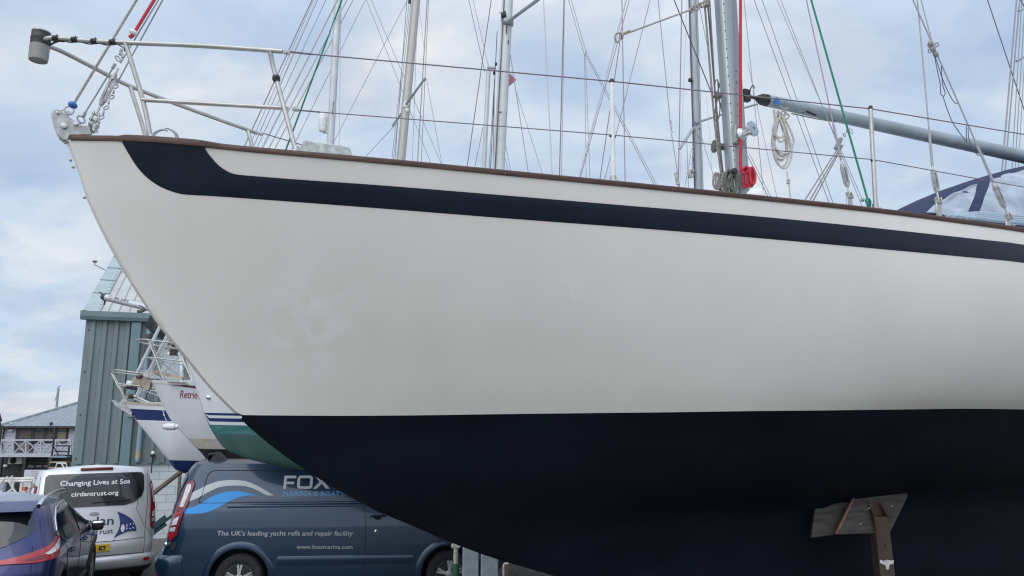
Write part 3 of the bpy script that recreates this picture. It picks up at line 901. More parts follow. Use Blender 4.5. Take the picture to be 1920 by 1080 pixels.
# ------------------------------------------------------------------ standing rigging and halyards of the yacht
def yline(name, m, a, b, w, ba, bb, up=12.0, parent=yacht, down=0.0):
    """wire from its lower end a on plane ba through b on plane bb and on up to height up above the ground"""
    A, Bp = pb(a[0], a[1], ba), pb(b[0], b[1], bb)
    d = Bp - A
    end = A + d * max(1.0, (up - A.z) / d.z) if d.z > .01 else Bp
    r = w * A.y / F_PX / 2
    mb = MB(); mb.tube([A - d.normalized() * down, Bp, end], r, 8)
    return mb.build(name, m, parent)
hs = lambda px: B_S(max(0, tb(deck_pt(px, 380))[0])) - .10
fs = yline('forestay', rope_tan, (138, 195), (256, 0), 5.0, 0, 0)
mb = MB(); mb.ball(pb(136.5, 197), .026, 16, (1, 1, .75), (pb(256, 0) - pb(138, 195)).to_track_quat('Z', 'Y').to_matrix()); mb.build('bead', blue_bead, fs)
def ring(c, r, tr, nrm, sy=1.0, n=18):
    nrm = Vector(nrm).normalized(); u = nrm.orthogonal().normalized(); w = nrm.cross(u)
    return [c + u * r * math.cos(2 * math.pi * i / n) + w * r * sy * math.sin(2 * math.pi * i / n) for i in range(n)]
mb = MB(); mb.tube(ring(pb(129.5, 207), .024, 0, PT), .005, 8, closed=True); mb.tube(ring(pb(127, 213), .012, 0, PT), .004, 8, closed=True); mb.build('shackle', steel, fs)
inn = yline('inner_forestay', wire_grey, (226, 118), (297, 0), 3.0, 0, 0)
yline('inner_forestay', wire_grey, (217, 160), (305, 0), 3.0, -.03, -.03)
rd = yline('jib_halyard', rope_red, (249, 66), (289, 0), 6.5, .02, 0)
mb = MB(); mb.ball(pb(250, 61, .02), .025, 16, (1, 1, .72), (pb(289, 0) - pb(250, 61)).to_track_quat('Z', 'Y').to_matrix()); mb.build('bead', white_plastic, rd)
mb = MB(); mb.tube([pb(249, 66, .02), pb(243, 70, .02)], .012, 8); mb.build('tail', rope_red, rd)
def turnbuckle(a, b, wd, ba, bb, slot=True, parent=yacht, toggle=True, M_=None):
    """rigging screw between two pixels: body, two threaded ends and a toggle below"""
    A, Bp = pb(a[0], a[1], ba), pb(b[0], b[1], bb)
    d = (Bp - A); L_ = d.length; u = d.normalized(); r = wd * A.y / F_PX / 2
    mb = MB()
    mb.lathe([(r * .55, L_ * .18), (r, L_ * .24), (r, L_ * .30)], A, u, 12)
    mb.lathe([(r, L_ * .74), (r, L_ * .80), (r * .6, L_ * .88)], A, u, 12)
    s_ = u.cross(PT).normalized()
    for sg in (-1, 1):
        mb.bar(A + u * L_ * .28 + s_ * sg * r * .72, A + u * L_ * .76 + s_ * sg * r * .72, r * .85, r * 1.5, up=PT)
    t_ = mb.build('turnbuckle', galv if M_ is None else M_, parent)
    mb = MB(); mb.tube([A, A + u * L_ * .50], r * .38, 8); mb.tube([A + u * L_ * .58, Bp], r * .38, 8); mb.build('screw', steel, t_)
    if toggle:
        mb = MB()
        for sg in (-1, 1): mb.bar(A + s_ * sg * r * .9 - u * L_ * .16, A + s_ * sg * r * .9 + u * L_ * .03, r * .45, r * 1.9, up=PT, bev=r * .1)
        mb.cyl(A - s_ * r * 1.5 - u * L_ * .01, A + s_ * r * 1.5 - u * L_ * .01, r * .5, 10)
        mb.cyl(A - s_ * r * 1.5 - u * L_ * .12, A + s_ * r * 1.5 - u * L_ * .12, r * .6, 10)
        mb.build('toggle', steel, t_)
    return t_
turnbuckle((181, 214), (222, 128), 10.5, 0, 0)
mb = MB()
pts = [(176, 246), (181, 238), (186, 229), (190, 220), (194, 211), (199, 202), (204, 192), (209, 182), (213, 172), (217, 162)]
for i, (x, y) in enumerate(pts):
    c = pb(x, y, .02); mb.tube(ring(c, .015, 0, PT if i % 2 else AX, .62), .0045, 6, closed=True)
mb.build('chain', galv, yacht)
mb = MB(); mb.box(pb(164, 245, .0), (.05, .05, .05), None, .012); mb.ball(pb(172, 233), .02, 10); mb.box(pb(178, 240, .02), (.026, .03, .05), None, .006); mb.cyl(pb(178, 247, .03), pb(184, 247, .03), .006, 8)
mb.build('stay_shackle', galv, yacht)
mb = MB(); mb.tube([pb(158, 214), pb(213, 125)], .0048, 8); mb.tube(ring(pb(152, 224), .016, 0, PT, 1.5), .0045, 8, closed=True); mb.tube([pb(146, 236), pb(151, 229)], .006, 8)
mb.tube([pb(156, 219), pb(160, 211)], .009, 8); mb.tube([pb(211, 128), pb(216, 120)], .009, 8)
mb.build('wire_strop', wire_grey, yacht)
mb = MB(); mb.tube(ring(pb(221, 110), .010, 0, PT, 1.9), .004, 8, closed=True); mb.tube([pb(225, 103), pb(228, 92)], .009, 8); mb.tube([pb(228, 100), pb(230, 108)], .008, 8); mb.build('snap_hook', galv, yacht)
# near shrouds with their rigging screws
for (lo_, mid_, top_, w_) in (((1592, 362), (1577, 300), (1512, 0), 2.6), ((1759, 372), (1748, 310), (1720, 0), 3.0), ((1889, 402), (1860, 336), (1712, 0), 3.0)):
    h_ = hs(lo_[0])
    tk = turnbuckle((lo_[0], lo_[1]), (mid_[0], mid_[1]), 9.5, h_, h_ - .03)
    A = pb(mid_[0], mid_[1], h_ - .03); Bp = pb(top_[0], top_[1], h_ * .80)
    d = Bp - A; mb = MB(); mb.tube([A, Bp, A + d * ((11.5 - A.z) / d.z)], w_ * A.y / F_PX / 2, 8)
    mb.tube([A, A + d.normalized() * .28], w_ * 1.7 * A.y / F_PX / 2, 8)
    mb.build('shroud', mauve if lo_[0] < 1700 else wire_grey, yacht)
    p = pb(lo_[0], lo_[1] + 10, h_); mb = MB(); mb.box(Vector((p.x, p.y, p.z - .05)), (.05, .012, .11), Matrix((AX, PT, Vector((0, 0, 1)))).transposed(), .003); mb.build('chainplate', steel, yacht)
yline('halyard', rope_green, (1628, 378), (1521, 0), 4.2, hs(1628) + .03, hs(1628) * .8)
mb = MB(); c = pb(1628, 378, hs(1628) + .03)
for k in range(4): mb.tube(ring(c + Vector((0, 0, -.008 * k)), .018 + .003 * k, 0, PT + AX * .2 * k, 1.1), .0075, 8, closed=True)
mb.build('knot', rope_green, yacht)
yline('shroud', wire_grey, (1617, 375), (1573, 272), 1.4, hs(1617), hs(1617) * .94)
mb = MB(); mb.ball(pb(1617, 375, hs(1617)), .014, 10); mb.build('shroud_ferrule', galv, yacht)
yline('lazy_jack', wire_grey, (1749, 84), (1727, 0), 2.4, .9, .78)
# lower stays and kicker
yline('main_halyard', rope_red, (1388.5, 322), (1388.5, 0), 6.0, .115, .115)
for i, (x0, y0, x1, w_, m_) in enumerate(((1340, 230, 1321, 4.2, rope_grey), (1343, 200, 1327, 3.6, rope_olive), (1346, 255, 1331, 3.0, rope_grey))):
    yline('halyard', m_, (x0 + 10, 335), (x0, y0), w_, -.02, -.03, up=6.2 if i < 2 else 12) if False else None
    A, Bq, Cq = pb(x0 + 14, 340, -.02), pb(x0, y0, -.03), pb(x1, 5, -.03)
    mb = MB(); mb.tube([A, Bq, Cq, Bq + (Cq - Bq) * 6], w_ * A.y / F_PX / 2, 8, smooth=3); mb.build('halyard', m_, yacht)
k0 = pb(1597, 252, .0)
kick = MB()
for x1, y1 in ((1503, 371), (1512, 373), (1519, 373)):
    kick.tube([pb(1575 + (x1 - 1503) * .35, 272, 0), pb(x1, y1 + 14, .0)], .0055, 8)
kr = kick.build('kicker_line', rope_grey, yacht)
mb = MB(); mb.bar(pb(1567, 280), pb(1577, 259), .035, .045, up=PT, bev=.010); mb.build('block', grey_plastic, kr)
mb = MB(); mb.tube(ring(pb(1583, 253), .013, 0, PT, 1.4), .0045, 8, closed=True); mb.tube(ring(pb(1589, 246), .012, 0, AX, 1.4), .0045, 8, closed=True); mb.tube(ring(pb(1596, 246), .018, 0, PT, 1.5), .003, 8, closed=True); mb.build('shackle', galv, kr)
# line between shroud and pole end, with knots
A, Bp = pb(1166, 66, .1), pb(1296, 18, .05)
mb = MB(); mb.tube([A, Bp], .0075, 8)
mb.tube([pb(x, y, .1) for x, y in ((1168, 68), (1162, 62), (1155, 64), (1153, 72), (1157, 79), (1162, 76), (1164, 66))], .0085, 8, smooth=4)
mb.tube([pb(1164, 65, .1), pb(1172, 61, .1), pb(1181, 57, .1)], .0075, 8)
for k in range(3): mb.tube(ring(pb(1166.5, 65 + k * 1.5, .1), .015 + .003 * k, 0, AX + PT * (.3 * k - .2)), .007, 8, closed=True)
for k, (x, y) in enumerate(((1296, 19), (1301, 14), (1306, 15), (1311, 10), (1317, 9))): mb.tube(ring(pb(x, y, .05), .026 - .003 * (k % 2), 0, PT + AX * (.5 - .3 * k), .7), .0085, 8, closed=True)
for k in range(3): mb.tube(ring(pb(1325, 4 + 3 * k, .0), .024, 0, (0, 0, 1)), .008, 8, closed=True)
ln = mb.build('lashing_line', rope_tan, yacht)
# black line crossing in front of the grey mast to the yacht's mast
yline('flag_line', wire_dark, (1338, 184), (1264, 0), 2.2, -.05, -.05, up=9)
mb = MB(); mb.ball(pb(1346, 180, .02), .035, 12, (1.2, .8, .8)); mb.tube([pb(x, y, .03) for x, y in ((1342, 150), (1340, 165), (1345, 185), (1341, 205), (1340, 222), (1346, 226), (1350, 205), (1348, 180), (1346, 155))], .005, 6, smooth=3)
mb.tube([pb(x, y, .03) for x, y in ((1344, 148), (1349, 162), (1343, 178), (1350, 192), (1354, 210))], .005, 6, smooth=3)
mb.build('cleated_line', rope_olive, mast)

# dome vent, forehatch, bow cleat
c = deck_pt(1417, 366, .55)
mb = MB(); mb.lathe([(.02, -.10), (.03, -.03), (.072, -.026), (.074, -.004), (.066, .022), (.044, .043), (.018, .052), (.002, .054)], Vector((c.x, c.y, c.z)), (0, 0, 1), 28); mb.build('dome_vent', white_plastic, yacht, sharp=60)
h0 = pb(562, 284, -.10); h1 = pb(655, 292, -.10)
z0 = min(h0.z, h1.z)
zt0, zt1 = pb(566, 268, -.10).z, pb(648, 281, -.10).z
t0, t1 = tb(h0)[0], tb(h1)[0]
mb = MB()
rows = []
for t_, zt_ in ((t0 + .0, zt0 - .03), (t0 + .015, zt0 - .004), (t0 + .04, zt0), (t1 - .05, zt1 + .002), (t1 - .012, zt1 - .008), (t1, zt1 - .035)):
    zb = Z_S(t_) - .01
    rows.append([bw(t_, .10 * 0 - .02, zb), bw(t_, -.02, zt_ - .012), bw(t_, -.035, zt_), bw(t_, -.42, zt_), bw(t_, -.44, zt_ - .012), bw(t_, -.44, zb)])
mb.grid(rows); mb.grid([rows[0][:3], rows[0][5:2:-1]]); mb.grid([rows[-1][:3], rows[-1][5:2:-1]])
mb.build('forehatch', hatch_grey, yacht, sharp=50)
mb = MB()
for (pts_, b_) in ((((286, 262), (288, 252), (296, 246), (306, 243.5), (315, 246)), .20), (((309, 240.5), (318, 242.5), (326, 247), (331, 254), (332, 264)), .20)):
    P_ = spline([pb(x, y, b_) for x, y in pts_], 4); n_ = len(P_)
    r_ = [.012 * (1 - .75 * (i / (n_ - 1))) for i in range(n_)]
    if pts_[0][0] == 309: r_ = r_[::-1]
    mb.tube(P_, r_, 8)
mb.build('bow_fairlead', galv, yacht)

# sprayhood with clear panels
cp = [(tb(pb(x, y, 0.25))[0], pb(x, y, 0.25).z) for x, y in ((1722, 398), (1760, 371), (1800, 350), (1850, 330), (1920, 309), (2010, 292), (2120, 284))]
zc_ = curve(cp)
ts_ = lin(cp[0][0], cp[-1][0], 26)
def hood(t, u, off=0.0):
    """u 0 at the crown, 1 at the port foot, -1 at the starboard foot"""
    f = (t - cp[0][0]) / (cp[-1][0] - cp[0][0])
    w = .72 + .16 * f
    zb = Z_S(t) + .06
    a = abs(u)
    z = zb + (zc_(t) + .0 - zb) * max(0, 1 - a ** 2.6) ** (1 / 1.7)
    b = math.copysign(w * (a ** .85), u) if a > 1e-6 else 0
    z += .006 * math.sin(23 * t + 9 * u) * min(1, a * 3)
    return bw(t, b + math.copysign(off, u) * min(1, a * 2), z + off * .5)
mb = MB(); us = lin(-1, 1, 41)
mb.grid([[hood(t, u) for u in us] for t in ts_])
sh = mb.build('sprayhood', navy_canvas, yacht, sharp=60, recalc=True)
_hg = [(t, u, proj(hood(t, u))) for t in lin(cp[0][0], cp[-1][0], 90) for u in lin(.02, .99, 60)]
def hood_tu(px, py):
    t, u, _ = min(_hg, key=lambda q: (q[2][0] - px) ** 2 + (q[2][1] - py) ** 2)
    st, su = (cp[-1][0] - cp[0][0]) / 89, .97 / 59
    for _ in range(7):
        c = [(t + i * st / 2, min(.995, max(.01, u + j * su / 2))) for i in (-1, 0, 1) for j in (-1, 0, 1)]
        t, u = min(c, key=lambda q: (proj(hood(*q))[0] - px) ** 2 + (proj(hood(*q))[1] - py) ** 2)
        st /= 1.8; su /= 1.8
    return t, u
for pts_ in (((1736, 399), (1762, 378), (1800, 358), (1832, 345.5), (1828, 362), (1820, 384), (1812, 404), (1780, 409)),
             ((1857, 336), (1880, 328.5), (1922, 318.5), (1965, 311), (1990, 322), (1995, 380), (1980, 422), (1900, 424), (1829, 412), (1840, 386), (1850, 358))):
    conform([hood_tu(*q) for q in pts_], lambda t, u, o: hood(t, u, o), .006, step=.06).build('clear_panel', clear_vinyl, sh, sharp=60)
# pale blue hoses lying along the side deck
hz = MB()
for k in range(4):
    P_ = [pb(1775 + 12 * k, 405 + 1 * k, .95 + .05 * k), pb(1830, 400 + 3 * k, 1.0 + .05 * k), pb(1880, 404 + 3.6 * k, 1.02 + .05 * k), pb(1925, 408 + 4 * k, 1.03 + .05 * k), pb(1990, 415 + 4 * k, 1.03 + .05 * k)]
    hz.tube(P_, .016, 10, smooth=4)
tag(hz.build('hose', hose_blue), 'bundle of pale blue hoses lying on the side deck by the sprayhood', 'hose')

# ------------------------------------------------------------------ ropes hung on the yacht
def hank(c, w, h, n, r, right, jit=.012, tilt=0.0, top_pinch=.35):
    """loops of rope hung from a point c"""
    mb = MB(); right = Vector(right).normalized(); fwd = right.cross(Vector((0, 0, 1))).normalized()
    for k in range(n):
        ww, hh = w * random.uniform(.65, 1.15), h * random.uniform(.74, 1.06)
        ox, of = random.uniform(-jit, jit), random.uniform(-jit, jit)
        P_ = []
        for i in range(16):
            a = 2 * math.pi * i / 16
            zz_ = -hh * (1 - math.cos(a)) / 2
            pinch = top_pinch + (1 - top_pinch) * min(1, (-zz_ / hh) * 1.5)
            P_.append(c + right * (ww / 2 * math.sin(a) * pinch + ox) + fwd * (of + .004 * k - .002 * n) + Vector((0, 0, zz_)))
        mb.tube(P_, r, 8, closed=True, smooth=3)
    return mb
scr = Vector((1, 0, 0))
p0 = pb(1463, 212, .03)
mb = hank(pb(1463, 217, .04), .175, .475, 6, .0095, scr, .016)
mb2 = hank(pb(1461, 222, .06), .125, .235, 3, .009, scr, .012); mb.add(mb2.v, mb2.f)
for k in range(4): mb.tube(ring(pb(1459 + 5 * k, 213 + (k % 2) * 5, .03), .026, 0, PT + AX * (.6 - .4 * k), .9), .009, 8, closed=True)
mb.tube([pb(1451, 206, .04), pb(1453, 220, .04), pb(1455, 236, .04)], .012, 8)
mb.tube([pb(1476, 322, .05), pb(1477, 338, .05), pb(1480, 350, .05), pb(1483, 380, .05)], .0065, 8)
for k in range(2): mb.tube(ring(pb(1478, 338 + 5 * k, .05), .012, 0, (0, .3, 1)), .006, 8, closed=True)
tag(mb.build('rope_coil', rope_white), 'coil of white rope hanging in long loops under the boom', 'rope', 'rope coils on the yacht')
mb = hank(pb(1402, 317, .14), .050, .165, 8, .0105, scr, .034, top_pinch=.8)
for k in range(4): mb.tube(ring(pb(1398 + 4 * k, 319 + k, .15), .030, 0, AX + PT * (.4 * k - .6), .8), .0105, 8, closed=True)
tag(mb.build('rope_coil', rope_red), 'coil of red halyard rope on the mast foot below the winch', 'rope', 'rope coils on the yacht')
mb = hank(pb(1373, 322, .16), .085, .20, 7, .0095, scr, .040, top_pinch=.75)
mb.tube([pb(1366, 318, .19), pb(1376, 328, .19), pb(1382, 332, .19)], .010, 8); mb.tube([pb(1380, 317, .19), pb(1370, 330, .19), pb(1365, 336, .19)], .010, 8)
tag(mb.build('rope_coil', rope_olive), 'coil of dull grey green rope on the front of the mast foot', 'rope', 'rope coils on the yacht')
mb = hank(pb(1350, 324, .02), .06, .17, 5, .0085, scr, .034, top_pinch=.7)
tag(mb.build('rope_coil', rope_grey), 'coil of pale grey rope left of the mast foot, partly behind the green one', 'rope', 'rope coils on the yacht')
mb = MB(); c = pb(1374, 322, .19); mb.lathe([(.018, -.03), (.018, .0), (.026, .01), (.026, .03), (.012, .04)], c, PT, 14); mb.build('mast_cleat', black, mast)
# blocks lashed on the right-hand shroud, with their thin lines
hh = hs(1889) * .86
mb = MB()
for k, (x, y) in enumerate(((1745, 82), (1749, 92), (1754, 101))): mb.ball(pb(x, y, hh), .022, 12, (1, .8, 1.2))
for k, (x, y, q) in enumerate(((1742, 85, 1), (1756, 84, 0), (1744, 95, 0), (1757, 103, 1))): mb.tube(ring(pb(x, y, hh), .016, 0, PT if q else AX), .0045, 8, closed=True)
blk = mb.build('shroud_block', grey_plastic, yacht)
mb = MB()
for P_ in (((1752, 104), (1757, 130), (1763, 158), (1764, 176), (1769, 180), (1772, 174), (1767, 156), (1765, 120)), ((1753, 104), (1768, 150), (1785, 186), (1795, 195)), ((1768, 180), (1776, 205), (1786, 229), (1800, 250), (1813, 267)), ((1812, 234), (1812, 262), (1813, 268)), ((1815, 240), (1817, 262), (1824, 280), (1836, 292), (1846, 285))):
    mb.tube([pb(x, y, hh) for x, y in P_], .0032, 6, smooth=4)
mb.build('thin_line', rope_blue, blk)

# ------------------------------------------------------------------ props under the yacht
def boat_stand(name, label, post_top, padpx, b_pad, group=None):
    pass
# near prop: rusty post, bracket and two plywood pads leaning on the dark hull
def on_hull(px, py, off):
    p = pb(px, py, .8)
    for _ in range(25):
        t, b = tb(p); fb = section(max(.96, min(10, t)))[0]
        p = pb(px, py, max(.02, fb(p.z)) + off)
    return p
pc = on_hull(1640, 965, .16)
root = thing('boat_prop', 'rusty steel prop with two brown plywood pads against the dark bottom of the yacht', 'boat prop', Vector((pc.x - .02, pc.y - .1, 0)))
bP = tb(pc)[1]
def pd(x, y, d=0.0): return pb(x, y, bP + d)
q = [pd(1602, 930, -.05), pd(1700, 924, .0), pd(1702, 930, .01), pd(1669, 998, .10), pd(1566, 1001, .05)]
nrm_ = (q[1] - q[0]).cross(q[4] - q[0]).normalized()
if nrm_.dot(Vector((0, -1, 0))) > 0: nrm_ = -nrm_
mb = MB(); mb.prism(q, nrm_ * .022); pd1 = mb.build('pad', ply, root)
mb = MB(); mb.bar(pd(1602, 929, -.05) - nrm_ * .004, pd(1567, 1000, .05) - nrm_ * .004, .016, .026, up=nrm_); mb.build('pad_edge', ply_edge, pd1)
q2 = [pd(1534, 946, -.09), pd(1636, 923, -.06), pd(1640, 990, .02), pd(1526, 1005, .0)]
mb = MB(); mb.prism([p + nrm_ * .03 for p in q2], nrm_ * .020); mb.build('pad', ply, root)
top_ = pd(1646, 968, .06); bot_ = pd(1659, 1085, .10)
dd = (bot_ - top_).normalized()
foot = bot_ + dd * ((bot_.z - .02) / -dd.z)
mb = MB(); mb.bar(top_, foot, .115, .115, up=(0, 1, 0), bev=.006); po = mb.build('post', rust, root)
mb = MB(); mb.ball(pd(1660, 1022, .165), .008, 8); mb.build('hole', gap_black, po)
mb = MB(); pc2 = top_ + dd * .335 - Vector((0, .0605, 0))
fl = [(-.055, .0), (-.05, .02), (-.02, .012), (.0, .022), (.03, .014), (.055, .018), (.05, -.012), (.02, -.014), (.012, -.05), (-.008, -.052), (-.012, -.018), (-.04, -.012)]
mb.prism([pc2 + Vector((x, -.001, z)) for x, z in fl], (0, -.002, 0)); mb.build('paint_patch', flake, po)
mb = MB()
for sg in (-.05, .05):
    o_ = top_ + Vector((sg, 0, 0))
    mb.prism([o_ + Vector((0, -.06, .0)), o_ + Vector((0, -.03, -.03)), o_ + Vector((0, .10, .05)), o_ + Vector((0, .06, .10))], (.012, 0, 0))
mb.box(top_ + Vector((0, .06, .05)), (.2, .02, .12), Matrix.Rotation(R(-30), 3, 'X'))
mb.build('bracket', rust, root)
for x, y in ((1624, 956), (1666, 952), (1608, 985)):
    mb = MB(); p = pd(x, y, .04); mb.cyl(p, p - nrm_ * .04, .006, 8); mb.build('bolt', galv, root)
for a_, c_ in (((1603, 928, -.05), (1700, 922, 0)), ((1536, 944, -.09), (1600, 931, -.065))):
    k_ = 0 if a_[0] > 1550 else .03
    mb = MB(); mb.bar(pd(*a_) + nrm_ * (.012 + k_), pd(*c_) + nrm_ * (.012 + k_), .028, .012, up=nrm_, bev=.002); mb.build('pad_top', mat('pale_ply_edge', (.10, .10, .11), .85, var=.4, scale=14) if 'pale_ply_edge' not in MATS else MATS['pale_ply_edge'], root)  # paler bar along the top edge of each pad
mb = MB(); mb.box(Vector((foot.x, foot.y, .012)), (.3, .3, .024), None, .003); mb.build('base_plate', rust, root)
# props and posts seen beneath the bow
def post(name, label, cat, x0, x1, ytop, Y, m, depth=None, group=None, lean=0.0):
    a_, b_ = at(x0, ytop, Y), at(x1, ytop, Y)
    w = b_.x - a_.x; zt_ = a_.z; c_ = (a_ + b_) / 2; z0_ = gz(Y)
    mb = MB(); mb.box((c_.x, c_.y + (depth or w) / 2, (zt_ + z0_) / 2), (w, depth or w, zt_ - z0_), None, .006)
    return mb, c_, z0_
for (x0, x1, lab) in ((868, 898, 'pale blue grey steel post nearer the green prop under the bow'), (902, 934, 'pale blue grey steel post right of its twin under the bow')):
    mb, c_, z0_ = post('', '', '', x0, x1, 990, 7.2, post_grey)
    mb.box((c_.x, c_.y + .08, z0_ + .012), (.36, .36, .024), None, .003)
    tag(mb.build('steel_post', post_grey), lab, 'post', 'steel posts under the bow')
ga = at(855, 1026, 6.6); gzb = gz(6.6)
root = thing('adjustable_prop', 'green tubular prop with a pale screw head under the yacht bow', 'boat prop', Vector((ga.x, ga.y, gzb)))
mb = MB(); mb.cyl(Vector((ga.x, ga.y, gzb)), Vector((ga.x, ga.y, ga.z - .13)), .032, 16); mb.lathe([(.15, 0), (.15, .012), (.04, .016)], Vector((ga.x, ga.y, gzb)), (0, 0, 1), 16); mb.build('tube', prop_green, root)
mb = MB(); mb.cyl(Vector((ga.x, ga.y, ga.z - .14)), Vector((ga.x, ga.y, ga.z)), .020, 12); mb.build('screw', prop_pale, root)
mb = MB(); mb.box(Vector((ga.x, ga.y, ga.z + .012)), (.075, .075, .03), None, .005); mb.box(Vector((ga.x - .02, ga.y, ga.z + .035)), (.02, .06, .04)); mb.box(Vector((ga.x + .02, ga.y, ga.z + .035)), (.02, .06, .04)); mb.build('head', prop_pale, root)
tpos = at(954, 1056, 8.2)
mb = MB(); mb.box(Vector((tpos.x, tpos.y, (tpos.z + gz(8.2)) / 2)), (.062, .062, tpos.z - gz(8.2)), None, .004)
tag(mb.build('timber_post', timber), 'short brown timber post beside a bent pale pipe under the bow', 'post')
mb = MB(); mb.tube([at(945, 1110, 8.1), at(944.5, 1066, 8.1), at(946, 1058, 8.1), at(953, 1056.5, 8.1)], .012, 8, smooth=3)
tag(mb.build('bent_pipe', prop_pale), 'thin pale pipe bent over the top of the short timber post', 'pipe')
# keel blocks
kb = bw(7.0, 0, 0)
mb = MB()
for i, t in enumerate((5.6, 6.8, 8.0)): 
    p = bw(t, 0, 0); zt_ = Z_P(t) - .003; z0_ = gz(p.y)
    mb = MB(); mb.box((p.x, p.y, (zt_ + z0_) / 2), (.25, 1.0, zt_ - z0_), Matrix.Rotation(PSI, 3, 'Z'), .01)
    tag(mb.build('keel_block', timber), 'heavy timber block under the keel of the big yacht', 'timber block', 'keel blocks')

# ================================================================== the other boats ashore, bows to the left
class Boat:
    """one laid-up yacht: stem profile read on its centre plane at distance Y, the rest from plain hull lines"""
    def __init__(s, name, label, Y, stem, sheer, L, beam, bottom, sgn=1, cat='sailing yacht', group='yachts laid up behind'):
        s.Y, s.L, s.beam, s.sgn = Y, L, beam, sgn
        P = [at(x, y, Y) for x, y in stem]
        s.o = P[0]
        pr = [((p.x - s.o.x) * sgn, p.z) for p in P]
        t1 = pr[-1][0]
        s.zp = curve(pr + [(t1 + .5, pr[-1][1] - .14), (t1 + 1.3, bottom + .12), (t1 + 2.4, bottom), (L * .72, bottom + .05), (L * .9, bottom + .45), (L, bottom + .95)])
        S = [at(x, y, Y) for x, y in sheer]
        sh = [((p.x - s.o.x) * sgn, p.z) for p in S]
        k = (sh[-1][1] - sh[0][1]) / (sh[-1][0] - sh[0][0])
        k = max(-.12, min(-.02, k))
        te = sh[-1][0]
        s.zs = curve(sh + [(te + 2, sh[-1][1] + k * 1.4), (L * .8, sh[-1][1] + k * 2.2), (L, sh[-1][1] + k * 2.0)])
        hb = beam / 2
        s.bs = curve([(0, .03), (.03 * L, .16 * hb), (.07 * L, .33 * hb), (.13 * L, .55 * hb), (.25 * L, .84 * hb), (.4 * L, .97 * hb), (.55 * L, hb), (.8 * L, .9 * hb), (L, .66 * hb)])
        s.gz = gz(Y)
        s.root = thing(name, label, cat, (s.o.x + sgn * L * .45, Y, s.gz), group)
    def p(s, t, b, z): return Vector((s.o.x + s.sgn * t, s.Y - b, z))
    def b(s, t, z):
        zp, zs = s.zp(t), s.zs(t)
        w = max(0.0, min(1.0, (z - zp) / max(.02, zs - zp)))
        e = .95 + (.30 - .95) * min(1, t / (.42 * s.L))
        return .010 + (s.bs(t) - .010) * w ** e
    def part(s, name, m, top, bot, n=8, off=0.0, parent=None):
        ts = [0, .02, .05, .09] + lin(.14, 2.4, 26) + lin(2.7, s.L, 20)
        mb = MB()
        for side in (1, -1):
            rows = []
            for t in ts:
                zp, zs = s.zp(t), s.zs(t)
                zp = min(zp, zs - .002)
                a = max(zp, min(zs, top(t))); q = max(zp, min(zs, bot(t)))
                r = [s.p(t, side * (s.b(t, a + (q - a) * i / (n - 1)) + off), a + (q - a) * i / (n - 1)) for i in range(n)]
                r.append(s.p(t - .006, 0, zp) if q <= zp + .001 else r[-1].copy())
                rows.append(r)
            mb.grid(rows)
        rows = []
        t = s.L
        zz = [max(s.zp(t), min(s.zs(t), top(t))), max(s.zp(t), min(s.zs(t), bot(t)))]
        if zz[0] - zz[1] > .01: mb.grid([[s.p(t, sd * s.b(t, z), z) for z in lin(zz[0], zz[1], 5)] for sd in (1, -1)])
        # drop faces that collapse to nothing ahead of the stem
        return mb.build(name, m, parent or s.root, merge=.0008, sharp=45)
    def deck(s, m):
        mb = MB(); ts = [0, .05, .15] + lin(.3, s.L, 20)
        mb.grid([[s.p(t, s.bs(t) * (1 - i / 3) * .99, s.zs(t) + .0 + .03 * (1 - abs(i - 3) / 3) * min(1, t)) for i in range(7)] for t in ts])
        mb.build('deck', m, s.root)
        mb = MB(); a, c = .38 * s.L, .72 * s.L
        hb = s.beam / 2 * .55
        mb.grid([[s.p(t, hb * q, s.zs(t) + h_ * min(1, (t - a) / .5 + .1)) for q, h_ in ((1, -.02), (.95, .2), (.8, .26), (-.8, .26), (-.95, .2), (-1, -.02))] for t in lin(a, c, 8)])
        mb.build('coachroof', m, s.root)
    def keel(s, m):
        mb = MB(); a = s.L * getattr(s, 'ka', .40); zt = s.zp(s.L * .5) + .1
        z0 = s.gz + .12
        rows = []
        for z, f, w in ((zt, 1, .16), (z0 + .3, .86, .14), (z0, .84, .17)):
            rows.append([s.p(a + s.L * .20 * (.5 - .5 * f * math.cos(2 * math.pi * k / 16)) * 1.0 + .05, w * math.sin(2 * math.pi * k / 16), z) for k in range(16)])
        mb.grid(rows, closed=True); mb.build('keel', m, s.root)
        mb = MB(); c = s.p(a + s.L * .1, 0, 0)
        mb.box((c.x, c.y, (s.gz + z0) / 2), (1.2, .5, z0 - s.gz - .004), None, .01); mb.build('support_block', timber, s.root)
    def px(s, x, y, b=0.0): return at(x, y, s.Y - b)
def zline(boat, y0, x0, slope):
    """a painted line through a pixel on the stem, running aft with a small slope"""
    p = at(x0, y0, boat.Y); t0 = (p.x - boat.o.x) * boat.sgn
    return lambda t: p.z + slope * (t - t0)

